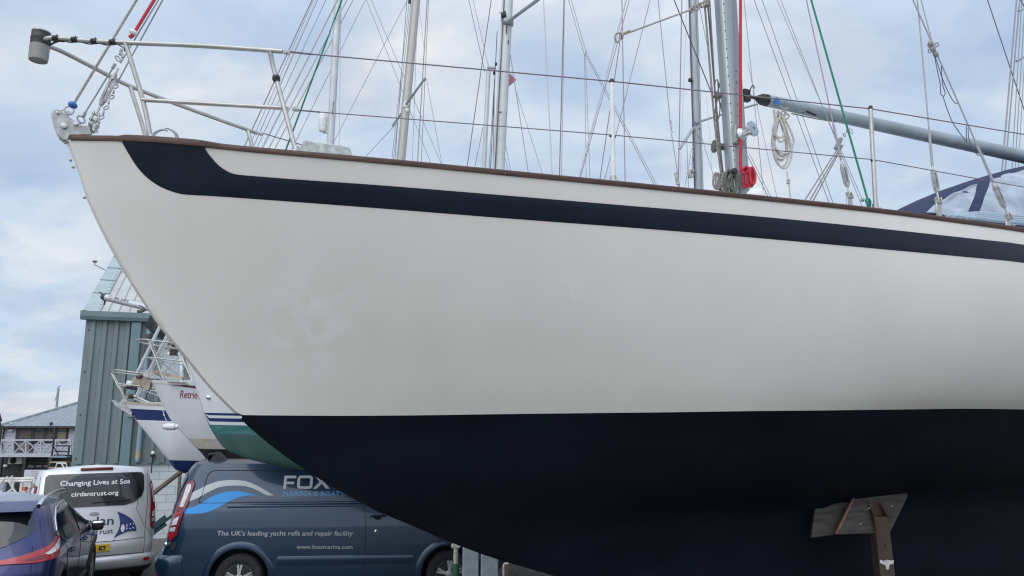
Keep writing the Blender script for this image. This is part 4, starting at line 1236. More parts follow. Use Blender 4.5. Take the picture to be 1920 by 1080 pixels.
# --- the yacht with the blue band and the plough anchor
B = Boat('sailing_yacht', 'white yacht bow with a broad navy band and a grey anchor hung on its stem', 16.4, [(232, 757), (240, 766), (255, 787), (285, 824), (315, 862), (330, 881)], [(232, 757), (305, 762)], 10.5, 3.0, 1.05)
l1, l2, l3, l4 = zline(B, 766, 240, -.045), zline(B, 787, 255, -.03), zline(B, 862, 315, 0), zline(B, 868, 320, 0)
B.part('topsides', white_gel, lambda t: B.zs(t), l1, 4)
B.part('band', navy_gel, l1, l2, 5)
B.part('lower_topsides', white_gel, l2, l3, 8)
B.part('underbody', navy_gel, l3, lambda t: -9, 10)
B.deck(white_gel); B.keel(navy_gel)
mb = MB(); mb.grid([[B.p(t, B.bs(t) + .012, B.zs(t)), B.p(t, B.bs(t) + .012, B.zs(t) + .05), B.p(t, B.bs(t) - .03, B.zs(t) + .05), B.p(t, B.bs(t) - .03, B.zs(t))] for t in [0, .1] + lin(.3, 10.4, 20)])
mb.build('toe_rail', beige_guard, B.root)
r_ = .013
bp = MB()
bp.tube([B.px(320, 704, .30), B.px(262, 699.5, .26), B.px(226, 694.5, .16), B.px(214, 694, .10), B.px(208.5, 697, .02), B.px(212, 698, -.06), B.px(225, 699, -.15), B.px(262, 704, -.26), B.px(320, 712, -.36)], r_, 8, smooth=4)
bpo = bp.build('pulpit', steel, B.root)
for P_ in (((209, 700, .02), (220, 722, .05), (226, 731, .06), (234, 750, .05)), ((213, 702, -.06), (223, 722, -.05), (238, 752, -.05)), ((300, 702, .28), (312, 765, .30))):
    mb = MB(); mb.tube([B.px(*q) for q in P_], .015, 8); mb.build('leg', steel, bpo)
for P_ in (((219, 719, .05), (262, 724, .22), (318, 732, .3)), ((222, 722, -.05), (262, 728, -.2), (318, 738, -.3))):
    mb = MB(); mb.tube([B.px(*q) for q in P_], .013, 8); mb.build('mid_rail', steel, bpo)
mb = MB(); mb.tube([B.px(262, 729, .25), B.px(294, 741, .3), B.px(330, 752, .3)], .006, 6); mb.build('lifeline', wire_pale, B.root)
nl = MB(); nl.box(B.px(247, 726, .0), (.22, .10, .10), Matrix.Rotation(R(8), 3, 'Y'), .03, 2); nlo = nl.build('bow_lamp', black, B.root)
mb = MB(); mb.box(B.px(243, 719, .03), (.12, .12, .12), Matrix.Rotation(R(10), 3, 'Y'), .03, 2); mb.build('lens', white_plastic, nlo)
# anchor: curved plough blade, shank and stowing roller
an = MB()
blade = [(208, 749.5), (216, 760), (226, 768), (238, 774), (247, 779), (247, 768), (242, 756), (236, 747), (231, 745), (227, 751), (224, 757), (216, 754)]
an.prism([B.px(x, y, .07) for x, y in blade], (0, .14, 0))
an.tube([B.px(230, 752), B.px(240, 745), B.px(252, 748), B.px(275, 757)], .022, 8, smooth=4)
an.build('anchor', galv, B.root)
mb = MB(); mb.box(B.px(247, 743.5, 0), (.10, .16, .09), None, .02); mb.build('bow_roller', rust, B.root)
mb = MB(); mb.tube([B.px(251, 742, .03), B.px(262, 747, .05), B.px(280, 755, .1)], .022, 8); mb.tube([B.px(243, 727, 0), B.px(238, 740, 0), B.px(232, 752, 0)], .012, 6); mb.tube([B.px(266, 756, .1), B.px(305, 756, .3)], .02, 8); mb.build('bow_fittings', steel, B.root)
mb = MB(); c = B.px(319, 837, .12); mb.lathe([(.02, -.05), (.025, .01), (.012, .02)], c, (0, -1, 0), 12); mb.build('skin_fitting', black, B.root)
mb = MB(); mb.bar(B.px(261, 738, .1), B.px(262, 720, .1), .02, .02); mb.build('ensign_socket', dark_red, B.root)

# --- the yacht with a name in red script
Cb = Boat('sailing_yacht', 'white yacht bow with a red script name and tan stains above its black bottom', 13.4, [(282, 712), (300, 748), (313, 774), (323, 791), (346, 816), (365, 836), (379, 850), (392, 866)], [(282, 712), (363, 718)], 9.6, 2.9, 1.02)
d1, d2, d3, d4 = zline(Cb, 718, 285, -.08), zline(Cb, 822, 351, 0), zline(Cb, 841, 370, 0), None
Cb.part('topsides', white_gel, lambda t: Cb.zs(t), d1, 3, off=.012)
Cb.part('lower_topsides', mat('stained_gelcoat', (0.72, 0.735, 0.74), 0.32, var=.03, scale=2), d1, d2, 12)
stain = mat('waterline_stain', (0.60, 0.56, 0.49), 0.45, col2=(0.46, 0.36, 0.24), scale=1.6, stretch=(1, 1, 1.6), lo=.45, hi=.7)
Cb.part('stained_waterline', stain, d2, d3, 6)
Cb.part('underbody', black_foul, d3, lambda t: -9, 10)
Cb.deck(white_gel); Cb.keel(black_foul)
# dark recess with a steel fairlead
mb = MB()
pts = [(318, 716.5), (324, 721), (365, 727), (371, 722), (366, 719)]
def cside(x, y, off):
    p = at(x, y, Cb.Y - .3)
    for _ in range(12):
        t = (p.x - Cb.o.x); p = at(x, y, Cb.Y - Cb.b(max(.01, t), p.z) - off)
    return p
mb.prism([cside(x, y, .016) for x, y in ((322, 719), (326, 722.5), (372, 729), (376, 724))], (0, .02, 0)); mb.build('cove_recess', dark_red, Cb.root)
mb = MB(); mb.tube([cside(x, y, .03) for x, y in ((314, 715.5), (317, 719), (323, 720.5), (338, 721), (352, 720), (350, 717), (330, 716), (314, 715.5))], .014, 8); mb.build('fairlead', steel, Cb.root)
# name
vs_, fs = text_mesh('Retriever', .185, shear=.38, bold=.001, sx=.88)
n0, n1 = cside(336.5, 746, .0), cside(372, 748.5, .0)
tx0 = n0.x
def name_map(x, y):
    t = n0.x + x - Cb.o.x; z = n0.z + y - .05 * x
    return Cb.p(t, Cb.b(t, z) + .004, z)
MBn = MB().add([name_map(x, y) for x, y in vs_], fs); MBn.build('name_lettering', name_red, Cb.root, flat=True)
cp_ = MB(); cp_.tube([Cb.px(362, 647, .55), Cb.px(330, 643.5, .42), Cb.px(283, 638, .24), Cb.px(268, 636.5, .16), Cb.px(257.5, 638, .03), Cb.px(262, 641.5, -.10), Cb.px(276, 645, -.2), Cb.px(320, 652, -.36), Cb.px(362, 658, -.5)], .015, 8, smooth=4)
cpo = cp_.build('pulpit', steel, Cb.root)
for P_ in (((279, 640, .24), (292, 672, .26), (306, 711, .28)), ((284, 641.5, .20), (296, 672, .15), (303, 690, .1)), ((300, 646, -.2), (303, 662, -.2), (300, 690, -.1)), ((334, 662, .40), (349, 688, .44), (361, 716, .46)), ((341, 668, .40), (357, 708, .44)), ((346, 666, -.3), (361, 712, -.2))):
    mb = MB(); mb.tube([Cb.px(*q) for q in P_], .014, 8); mb.build('leg', steel, cpo)
for P_ in (((274, 670, .18), (292, 671.5, .26), (346, 677.5, .42)), ((272, 670, .10), (282, 673, -.1), (346, 685, -.3)), ((300, 677, -.2), (320, 692, -.25), (340, 707, -.3))):
    mb = MB(); mb.tube([Cb.px(*q) for q in P_], .013, 8); mb.build('mid_rail', steel, cpo)
mb = MB(); mb.prism([Cb.px(x, y, .10) for x, y in ((262, 694), (272, 693), (284, 697), (300, 706), (303, 710), (284, 710), (273, 707))], (0, .2, 0)); mb.build('stem_plate', galv, Cb.root)
mb = MB(); mb.prism([Cb.px(x, y, .05) for x, y in ((247, 710), (262, 702), (270, 708), (281, 706), (283, 714), (279, 731), (272, 727), (262, 724), (250, 718))], (0, .10, 0)); mb.build('anchor_blade', beige_guard, Cb.root)
mb = MB(); mb.box(Cb.px(261, 706.5, .06), (.09, .08, .05), None, .01); mb.build('anchor_tag', dark_red, Cb.root)
mb = MB(); mb.bar(Cb.px(291, 697, .05), Cb.px(345, 710, .2), .10, .05); mb.build('bow_plank', beige_guard, Cb.root)
for (a_, c_, w) in (((258, 698), (294, 624), .030), ((284, 692), (316, 630), .026)):
    A, E_ = Cb.px(*a_), Cb.px(*c_); d = (E_ - A)
    mb = MB(); mb.tube([A, E_, A + d * 1.6], w, 10); mb.tube([A + d * .30, A + d * .33], w * 1.3, 10); mb.build('furled_stay', wire_pale if w > .028 else alu_beige, Cb.root)
mb = MB(); mb.box(Cb.px(326, 661, .3), (.11, .12, .11), None, .01); lo_ = mb.build('bow_lamp', black, Cb.root)
mb = MB(); mb.box(Cb.px(323, 664, .28), (.14, .12, .08), None, .02); mb.build('lens', white_plastic, lo_)

# --- the nearest one, two navy lines over green antifouling
D = Boat('sailing_yacht', 'white yacht with two thin navy lines above green antifouling, overhanging the blue van', 10.0, [(336, 640), (347, 670), (365, 718), (383, 773), (392, 797), (408, 824), (423, 842), (440, 851), (479, 864), (537, 876.5), (575, 882)], [(336, 640), (400, 646)], 9.4, 2.7, 1.35)
e = [zline(D, y, x, -.02) for x, y in ((383, 774), (384, 778.5), (385, 783.5), (388, 790), (391, 796), (397, 806), (402, 813))]
D.part('topsides', white_gel, lambda t: D.zs(t), e[0], 10)
D.part('upper_line', navy_gel, e[0], e[1], 2)
D.part('line_gap', white_gel, e[1], e[2], 2)
D.part('lower_line', navy_gel, e[2], e[3], 3)
D.part('boot_top', white_gel, e[3], e[4], 3)
D.part('waterline_paint', teal_stripe, e[4], e[6], 4)
D.part('underbody', green_foul, e[6], lambda t: -9, 12)
D.ka = .66; D.deck(white_gel); D.keel(green_foul)
mb = MB(); p = at(391, 745, 10 - .14)
for _ in range(10): p = at(391, 745, D.Y - D.b(p.x - D.o.x, p.z) - .01)
mb.ball(p, .030, 14, (1.35, .7, .9), Matrix.Rotation(R(10), 3, 'Y')); mb.build('skin_fitting', chrome, D.root)
def sidecrack(): pass

# --- fender hung between two bows
fp = at(321, 800, 12.7)
mb = MB(); P_ = [at(306, 800, 12.7), at(309, 800, 12.7), at(316, 800, 12.7), at(326, 800, 12.7), at(333, 800, 12.7), at(337, 801, 12.7)]
mb.tube(P_, [.010, .040, .056, .056, .036, .012], 18, smooth=4)
fo = mb.build('fender', white_plastic); tag(fo, 'small white fender hung by thin lines in front of the red-named yacht', 'fender')
mb = MB()
for P_ in (((337, 801), (350, 796), (385, 782)), ((316, 796), (308, 779), (303, 765)), ((313, 796), (306, 770), (303, 755))):
    mb.tube([at(x, y, 12.7) for x, y in P_], .004, 6)
for P_ in (((345, 798), (348, 798)), ((306, 777), (309, 780))): mb.tube([at(x, y, 12.7) for x, y in P_], .009, 6)
mb.build('line', wire_pale, fo)

# --- boat stern beyond, with a grey cover and a raised spar
Ey = 19.4
E_ = Boat('sailing_yacht', 'pale boat stern mostly hidden behind the other bows, with a dark grey canvas cover', Ey, [(318, 716), (318.5, 740), (319, 780), (322, 800), (332, 820), (350, 832)], [(318, 716), (380, 714)], 9.0, 2.8, 1.0)
E_.part('topsides', gel_cream, lambda t: E_.zs(t), lambda t: 1.9, 8); E_.part('underbody', black_foul, lambda t: 1.9, lambda t: -9, 8); E_.deck(gel_cream); E_.keel(black_foul)
mb = MB()
cv = [(283, 588, .5), (271, 612, .6), (277, 618, .6), (292, 622, .6), (302, 620, .55)]
rows = []
for k, (dx, dy, db) in enumerate(((0, 0, .5), (10, 6, .1), (46, 32, -.4), (90, 62, -.8))):
    rows.append([at(x + dx, y + dy * (1.0 if i > 0 else .6), Ey - b + (.5 - db)) for i, (x, y, b) in enumerate(cv)])
mb.grid(rows); 
mb.build('canvas_cover', canvas_grey, E_.root, recalc=True)
mb = MB(); mb.grid([[at(271, 612, Ey - .1), at(277, 618, Ey - .1), at(292, 622, Ey), at(302, 620, Ey)], [at(310, 642, Ey + .3), at(314, 646, Ey + .3), at(330, 650, Ey + .4), at(340, 648, Ey + .4)]]); mb.build('cover_skirt', canvas_grey, E_.root)
mb = MB()
for P_ in (((291, 612), (298, 609), (306, 608)), ((294, 626), (286, 644)), ((316, 632), (309, 650))): mb.tube([at(x, y, Ey - .2) for x, y in P_], .02, 8)
mb.build('cover_frame', steel, E_.root)
mb = MB(); mb.grid([[at(302, 655, Ey - .3), at(338, 660, Ey - .3)], [at(301, 707, Ey - .3), at(340, 710, Ey - .3)]]); mb.add([], [])
mb = MB(); mb.prism([at(302, 655, Ey - .3), at(340, 660, Ey - .3), at(341, 716, Ey - .3), at(301, 712, Ey - .3)], (0, .04, 0)); mb.build('dodger_panel', mat('pale_dodger', (0.36, 0.42, 0.44), .7, var=.1, scale=9), E_.root)
mb = MB(); mb.bar(at(340, 668, Ey - .4), at(341, 716, Ey - .4), .09, .05); mb.build('dodger_pole', white_plastic, E_.root)
sA, sB = at(197, 557.5, 19.2), at(285, 579, 19.2)
sd_ = (sB - sA).normalized(); sL = 6.6
root = thing('spar', 'pale alloy spar with black end fittings, raised above the boats by the shed roof', 'spar', sA + sd_ * 2.0)
mb = MB(); mb.tube([sA, sA + sd_ * sL], .088, 20); mb.build('tube', alu_pale, root)
mb = MB(); mb.tube([sA - sd_ * .10, sA - sd_ * .02, sA + sd_ * .02], [.05, .09, .0895], 16); mb.tube([sA - sd_ * .06 + Vector((0, 0, .05)), sA - sd_ * .16 + Vector((0, 0, .10))], .018, 8); mb.tube([sA + Vector((.0, 0, -.05)), sA + Vector((0.0, 0, -.20))], .02, 8); mb.build('end_fitting', black, root)
vs_, fs = text_mesh('SELDÉN', .085, bold=.004, sx=1.35)
up_ = Vector((0, 0, 1)); up_ = (up_ - sd_ * up_.dot(sd_)).normalized()
def sp_map(x, y):
    a = (y + .02) / .09
    return sA + sd_ * (.28 + x) + Vector((0, -1, 0)) * .0905 * math.cos(a) + up_ * .0905 * math.sin(a)
MB().add([sp_map(x, y) for x, y in vs_], fs).build('lettering', letter_dark, root, flat=True)
mb = MB(); mb.tube([sA + sd_ * .2 + Vector((0, -.09, .04)) + sd_ * .04 * math.cos(q) + up_ * .035 * math.sin(q) for q in lin(0, 5.6, 10)], .005, 6); mb.build('emblem', letter_dark, root)
mb = MB(); mb.tube([at(262, 573, 19.15), at(269, 576, 19.15), at(271, 580, 19.15), at(266, 583.5, 19.15), at(258, 583.5, 19.15)], .040, 10, smooth=4); mb.build('hanging_bag', canvas_grey, root)

# ------------------------------------------------------------------ their masts and rigging against the sky
def wext(boat, name, m, a, b, w, zlo, zhi, n=6):
    """wire in the boat's plane through two pixels, run down to zlo and up to zhi"""
    A, Bq = (Vector(v) for v in (boat.px(*a), boat.px(*b)))
    if A.z > Bq.z: A, Bq = Bq, A
    d = (Bq - A); d = d / d.z
    lo_ = A + d * (zlo - A.z); hi_ = A + d * (zhi - A.z)
    mb = MB(); mb.tube([lo_, hi_], w * boat.Y / F_PX / 2, n)
    return mb.build(name, m, boat.root)
def mast_of(boat, top, bot, w, m, zlo, zhi=14.0, name='mast', ov=.75):
    A, Bq = boat.px(*bot), boat.px(*top)
    d = (Bq - A); d = d / d.z
    la = w * boat.Y / F_PX / 2
    def sec(p): return [p + Vector((la * math.cos(2 * math.pi * k / 20), la * ov * math.copysign(abs(math.sin(2 * math.pi * k / 20)) ** .8, math.sin(2 * math.pi * k / 20)), 0)) for k in range(20)]
    lo_, hi_ = A + d * (zlo - A.z), A + d * (zhi - A.z)
    mb = MB(); mb.grid([sec(lo_), sec(hi_)], closed=True)
    o = mb.build(name, m, boat.root)
    return o, lo_, d
# yacht B: pale mast with a radar reflector
mB, lo_, dB = mast_of(B, (634, 0), (619.5, 270), 14.5, alu_pale, B.zs(4.4) - .05)
mb = MB(); mb.bar(B.px(625.5, 190, .11), B.px(623, 215, .11), .012, .01); mb.build('halyard_slot', gap_black, mB)
mb = MB(); mb.lathe([(.03, -.235), (.08, -.215), (.100, -.15), (.100, .15), (.08, .215), (.03, .235)], B.px(605.5, 230, .0), (B.px(606.5, 210) - B.px(604.5, 250)), 20)
for h_ in (-.06, .06): mb.lathe([(.104, -.008), (.104, .008)], B.px(605.5, 230, 0) + Vector((0, 0, h_)), (.03, 0, 1), 20)
rr_ = mb.build('radar_reflector', white_plastic, B.root)
mb = MB(); mb.bar(B.px(606, 249), B.px(619, 249.5), .02, .03); mb.bar(B.px(607, 211), B.px(621, 211.5), .02, .03); mb.build('bracket', galv, rr_)
for a_, b_, w, m in (((480, 227), (585, 0), 2.6, wire_grey), ((484, 237), (588, 0), 1.2, wire_grey), ((480, 265), (592, 0), 1.0, wire_pale), ((484, 255), (595, 0), 1.6, wire_grey), ((485, 270), (611, 0), 1.5, wire_grey), ((520, 270), (662, 0), 1.6, rope_gold), ((555, 264), (685, 0), 1.4, wire_grey), ((636, 270), (638, 100), 1.6, wire_pale)):
    wext(B, 'stay', m, a_, b_, w, 2.95 if a_[0] > 600 else 3.0, 12.9)
# yacht C: beige mast with a raked spreader
mC, lo_, dC = mast_of(Cb, (780, 0), (752, 297), 17.5, alu_beige, Cb.zs(4.6) - .05)
for x_, m in ((-.045, gap_black),):
    mb = MB(); mb.bar(lo_ + Vector((x_, -.070, .5)), lo_ + dC * 9 + Vector((x_, -.070, 0)), .006, .004); mb.build('luff_groove', wire_grey, mC)
mb = MB(); mb.bar(lo_ + Vector((.05, -.062, .5)), lo_ + dC * 9 + Vector((.05, -.062, 0)), .012, .006); mb.build('track', galv, mC)
mb = MB(); mb.tube([Cb.px(797, 147, .95), Cb.px(761, 196, .07)], [.020, .026], 8); mb.tube([Cb.px(797.5, 147, .95), Cb.px(795.5, 150, .92)], .028, 8); mb.build('spreader', alu_dark, Cb.root)
mb = MB(); mb.tube([Cb.px(736, 236, -.90), Cb.px(752, 214, -.05)], [.020, .026], 8); mb.build('spreader', alu_dark, Cb.root)
mb = MB(); mb.box(Cb.px(761, 196, .08), (.10, .04, .13), Matrix.Rotation(R(20), 3, 'Y'), .02); mb.box(Cb.px(763, 206, .07), (.08, .04, .08), None, .02); mb.build('spreader_root', white_plastic, mC)
mb = MB(); mb.box(Cb.px(768, 2, .0), (.05, .06, .10), None, .01); mb.build('mast_fitting', black, mC)
for a_, b_, w, m in (((495, 270), (632, 0), 4.8, wire_pale), ((508, 270), (650, 0), 3.4, wire_pale), ((735, 295), (767, 5), 1.3, wire_grey), ((738, 295), (770, 5), 1.3, wire_grey), ((742, 280), (763, 0), 1.2, wire_dark), ((783, 300), (801, 0), 2.2, wire_grey), ((790, 300), (803.5, 0), 1.4, rope_gold),
                     ((806, 302), (687, 0), 1.2, wire_grey), ((826, 304), (696, 0), 1.2, wire_grey), ((775, 250), (781, 70), 1.0, wire_grey), ((795, 90), (786, 15), 1.0, wire_pale), ((689, 290), (745, 230), 1.4, wire_grey), ((828, 304), (800, 150), 1.1, wire_grey), ((629, 260), (764, 0), 1.3, wire_grey)):
    wext(Cb, 'stay', m, a_, b_, w, 2.9 if a_[1] > 240 else Cb.px(*a_).z, 12.9 if b_[1] < 60 else Cb.px(*b_).z + .02)
wext(Cb, 'halyard', rope_green, (540, 270), (641, 0), 3.6, 2.9, 12.9)
# yacht D: main mast, stowed pole, spreaders, then the mast farther aft
mD, lo_, dD = mast_of(D, (953.5, 0), (937.5, 312), 18.5, alu_pale, D.zs(4.3) - .05)
mb = MB(); mb.bar(lo_ + Vector((-.058, -.030, .3)), lo_ + dD * 10 + Vector((-.058, -.030, 0)), .010, .010); mb.build('luff_groove', wire_dark, mD)
mb = MB(); mb.bar(lo_ + Vector((-.078, 0, .2)), lo_ + dD * 10 + Vector((-.078, 0, 0)), .03, .03); mb.build('track', alu_pale, mD)
vs_, fs = text_mesh('SELDÉN', .030, bold=.001, sx=1.1)
cN = D.px(940, 214, .0)
MB().add([cN + Vector((-.042 + x, -.052 + .25 * (x - .03) ** 2 * 20 * .5, y - .1 * x)) for x, y in vs_], fs).build('lettering', letter_dark, mD, flat=True)
mb = MB(); mb.box(D.px(944, 27, .075), (.07, .07, .10), None, .015); lo2 = mb.build('mast_light', black, mD)
mb = MB(); mb.box(D.px(940, 22, .10), (.05, .05, .05), None, .012); mb.build('lens', white_plastic, lo2)
mb = MB(); mb.box(D.px(953, 42, .03), (.15, .16, .09), None, .02); mb.tube([D.px(948, 44, .05), D.px(1008, 0, .95), D.px(1014, -5, 1.05)], .024, 8); mb.build('spreader', alu_dark, D.root)
for P_ in ((949, 52), (949, 60), (953, 76), (951, 84)):
    pass
mb = MB(); mb.box(D.px(949, 56, .062), (.012, .01, .11)); mb.box(D.px(953, 78, .062), (.012, .01, .06)); mb.build('halyard_exit', gap_black, mD)
pa, pbx = D.px(907, 320, .2), D.px(916, 132, .2)
mb = MB(); mb.tube([pa, pbx], .031, 14); pole = mb.build('stowed_pole', alu_pale, D.root)
mb = MB(); mb.box(D.px(921, 127, .15), (.11, .05, .035), None, .008); mb.build('pole_end', galv, pole)
mb = MB(); mb.ball(D.px(930, 120, .1), .018, 10, (1, 1, 1.6)); mb.ball(D.px(926.5, 137, .1), .018, 10, (1, 1, 1.8)); mb.build('pole_block', black, pole)
for a_, b_, w, m in (((877, 305), (921, 0), 1.9, wire), ((893, 300), (905.5, 240), 1.2, wire), ((916, 125), (887, 0), 1.1, wire_grey), ((909, 135), (879, 0), 1.6, wire_grey), ((925, 310), (927, 150), 1.6, wire_dark), ((920, 310), (932, 60), 1.6, wire_dark), ((921, 250), (926, 165), 1.0, wire_dark),
                     ((990, 320), (957, 103), 1.6, wire_grey), ((1016, 322), (969, 175), 1.1, wire_grey), ((952, 318), (947, 295), 1.0, wire_grey), ((957, 318), (948, 272), 1.0, wire_grey),
                     ((1035, 325), (1019, 0), 2.4, wire_pale), ((1049, 328), (1057.5, 0), 2.2, wire), ((1053, 328), (1058.5, 0), 1.2, wire_grey), ((1099, 330), (1096, 106), 1.2, wire_grey), ((1106, 330), (1098, 110), 1.2, wire_grey), ((1096, 104), (1066, 0), 1.2, wire_grey), ((1099, 98), (1071, 0), 1.2, wire_grey),
                     ((1221, 335), (1098, 103), 1.4, wire_grey), ((1226, 336), (1101, 103), 1.2, wire_grey)):
    zl = 3.2 if a_[1] > 235 else D.px(*a_).z
    zh = (12.0 if b_[1] < 20 else D.px(*b_).z + .01)
    wext(D, 'stay', m, a_, b_, w, zl, zh)
mb = MB(); mb.ball(D.px(1097, 103), .020, 8, (.7, .7, 1.4)); mb.ball(D.px(1099, 98), .018, 8, (.7, .7, 1.3)); mb.build('stay_fitting', galv, D.root)
mb = MB(); P_ = [D.px(x, y, -.3) for x, y in ((957, 138), (960, 142), (968, 149), (966, 152), (955, 161), (948, 163), (948, 138))]
mb.prism(P_, (0, .006, 0)); tag(mb.build('flag', flag_pink), 'small faded red flag showing behind the pale mast with black lettering', 'flag')
mF, lo_, dF = mast_of(D, (1300, 0), (1310.5, 335), 16.5, alu_dark, D.zs(6.8) - .05, 11.5)
mb = MB(); mb.bar(lo_ + Vector((-.063, -.01, .2)), lo_ + dF * 8 + Vector((-.063, -.01, 0)), .014, .02); mb.build('track', wire_dark, mF)
mb = MB(); mb.bar(lo_ + Vector((.035, -.047, .2)), lo_ + dF * 8 + Vector((.035, -.047, 0)), .012, .006); mb.build('side_track', alu_pale, mF)
mb = MB(); mb.bar(D.px(1300, 240, .05), D.px(1274, 279, .95), .045, .025, bev=.006); mb.build('spreader', alu_dark, D.root)
mb = MB(); mb.tube([D.px(1306, 230, .05), D.px(1343, 218, -.6), D.px(1420, 195, -1.3)], .017, 8); mb.tube([D.px(1303, 231, .055), D.px(1309, 229.5, .03)], .03, 8); mb.build('spreader', alu_dark, D.root)
mb = MB(); mb.box(D.px(1294, 150, .03), (.05, .05, .05), None, .008); mb.build('mast_light', black, mF)
mb = MB(); mb.ball(D.px(1312, 239, .06), .016, 8); mb.box(D.px(1309.5, 253, .05), (.016, .012, .06), None, .003); mb.build('halyard_exit', galv, mF)
cl = MB()
for k in range(9): cl.tube(ring(D.px(1299 + .6 * math.sin(k), 270 + 7.5 * k, .06), .016, 0, (1, .3 * (k % 2), 0), 1.5), .005, 6, closed=True)
cl.box(D.px(1293.5, 326, .07), (.05, .05, .12), None, .01); cl.box(D.px(1299, 320, .08), (.03, .04, .06), None, .008)
cl.build('halyard_tackle', galv, D.root)
for a_, b_, w, m in (((1102, 270), (1174, 0), 3.6, wire_pale), ((1089, 330), (1180, 0), 1.6, mauve), ((1125, 335), (1162, 80), 1.8, wire), ((1172, 335), (1166, 0), 2.0, mauve), ((1134, 335), (1219, 0), 1.7, wire_grey), ((1257, 232), (1234, 0), 1.7, wire_grey), ((1270, 322), (1259, 250), 1.6, wire_grey),
                     ((1272, 335), (1278.5, 0), 2.2, mauve), ((1275, 335), (1288, 0), 1.0, wire_pale), ((1290, 330), (1287.5, 260), 1.2, wire_grey), ((1285, 345), (1297, 280), 1.0, wire_grey), ((1341, 340), (1315, 255), 1.1, wire_grey), ((1337, 345), (1325, 180), .8, wire_pale), ((1331, 110), (1314, 25), 1.4, wire_grey)):
    zl = 3.2 if a_[1] > 265 else D.px(*a_).z
    wext(D, 'stay', m, a_, b_, w, zl, 11.4 if b_[1] < 40 else D.px(*b_).z)
mb = MB()
for k in range(5): mb.tube(ring(D.px(1257 + .6 * k, 227 + 5 * k), .013, 0, (1 if k % 2 else .1, .4, 0), 1.4), .004, 6, closed=True)
mb.build('chain', galv, D.root)
mb = MB(); mb.bar(D.px(1267, 324), D.px(1271, 346), .03, .04); mb.bar(D.px(1266, 325), D.px(1272, 340), .02, .02); mb.build('rigging_clip', galv, D.root)

# --- one more yacht farther right, seen only by its rigging
G = Boat('sailing_yacht', 'yacht beyond the sprayhood seen only as a bundle of grey shrouds at the right edge', 14.2, [(1500, 690), (1520, 735), (1545, 780), (1570, 820), (1600, 850)], [(1500, 690), (1570, 693)], 9.5, 2.9, 1.2)
G.part('topsides', white_gel, lambda t: G.zs(t), lambda t: 2.2, 8); G.part('underbody', black_foul, lambda t: 2.2, lambda t: -9, 8); G.deck(white_gel); G.keel(black_foul)
mG, lo_, dG = mast_of(G, (1985, 0), (1965, 300), 16, alu_pale, G.zs(4.6) - .05, 12.5)
for a_, b_, w, m in (((1883, 270), (1906, 0), 3.0, wire_grey), ((1889, 270), (1912, 0), 2.6, wire_grey), ((1900, 270), (1916, 0), 1.8, wire_grey), ((1906, 270), (1921, 20), 1.8, wire_grey), ((1912, 270), (1924, 60), 1.4, wire_grey),
                     ((1920, 205), (1850, -5), 1.9, wire_dark), ((1920, 12), (1914, 0), 2.0, wire_dark),
                     ((1429, 335), (1395, 0), 1.4, wire_grey), ((1552, 374), (1414, 0), 1.6, wire_grey), ((1561, 378), (1429, 0), 1.5, wire_grey), ((1576, 285), (1464, 0), 1.3, wire_grey), ((1449, 335), (1402, 118), 1.0, wire_grey), ((1445, 378), (1402, 292), 1.6, wire_grey), ((1450, 378), (1405, 288), 1.2, wire_grey)):
    wext(G, 'stay', m, a_, b_, w, 3.1, 12.4 if b_[1] < 20 else G.px(*b_).z)
mb = MB(); mb.tube([G.px(1906, 115, .8), G.px(1935, 98, .1)], .022, 8); mb.tube([G.px(1909, 21, .8), G.px(1935, 12, .1)], .018, 8); mb.build('spreader', alu_dark, G.root)

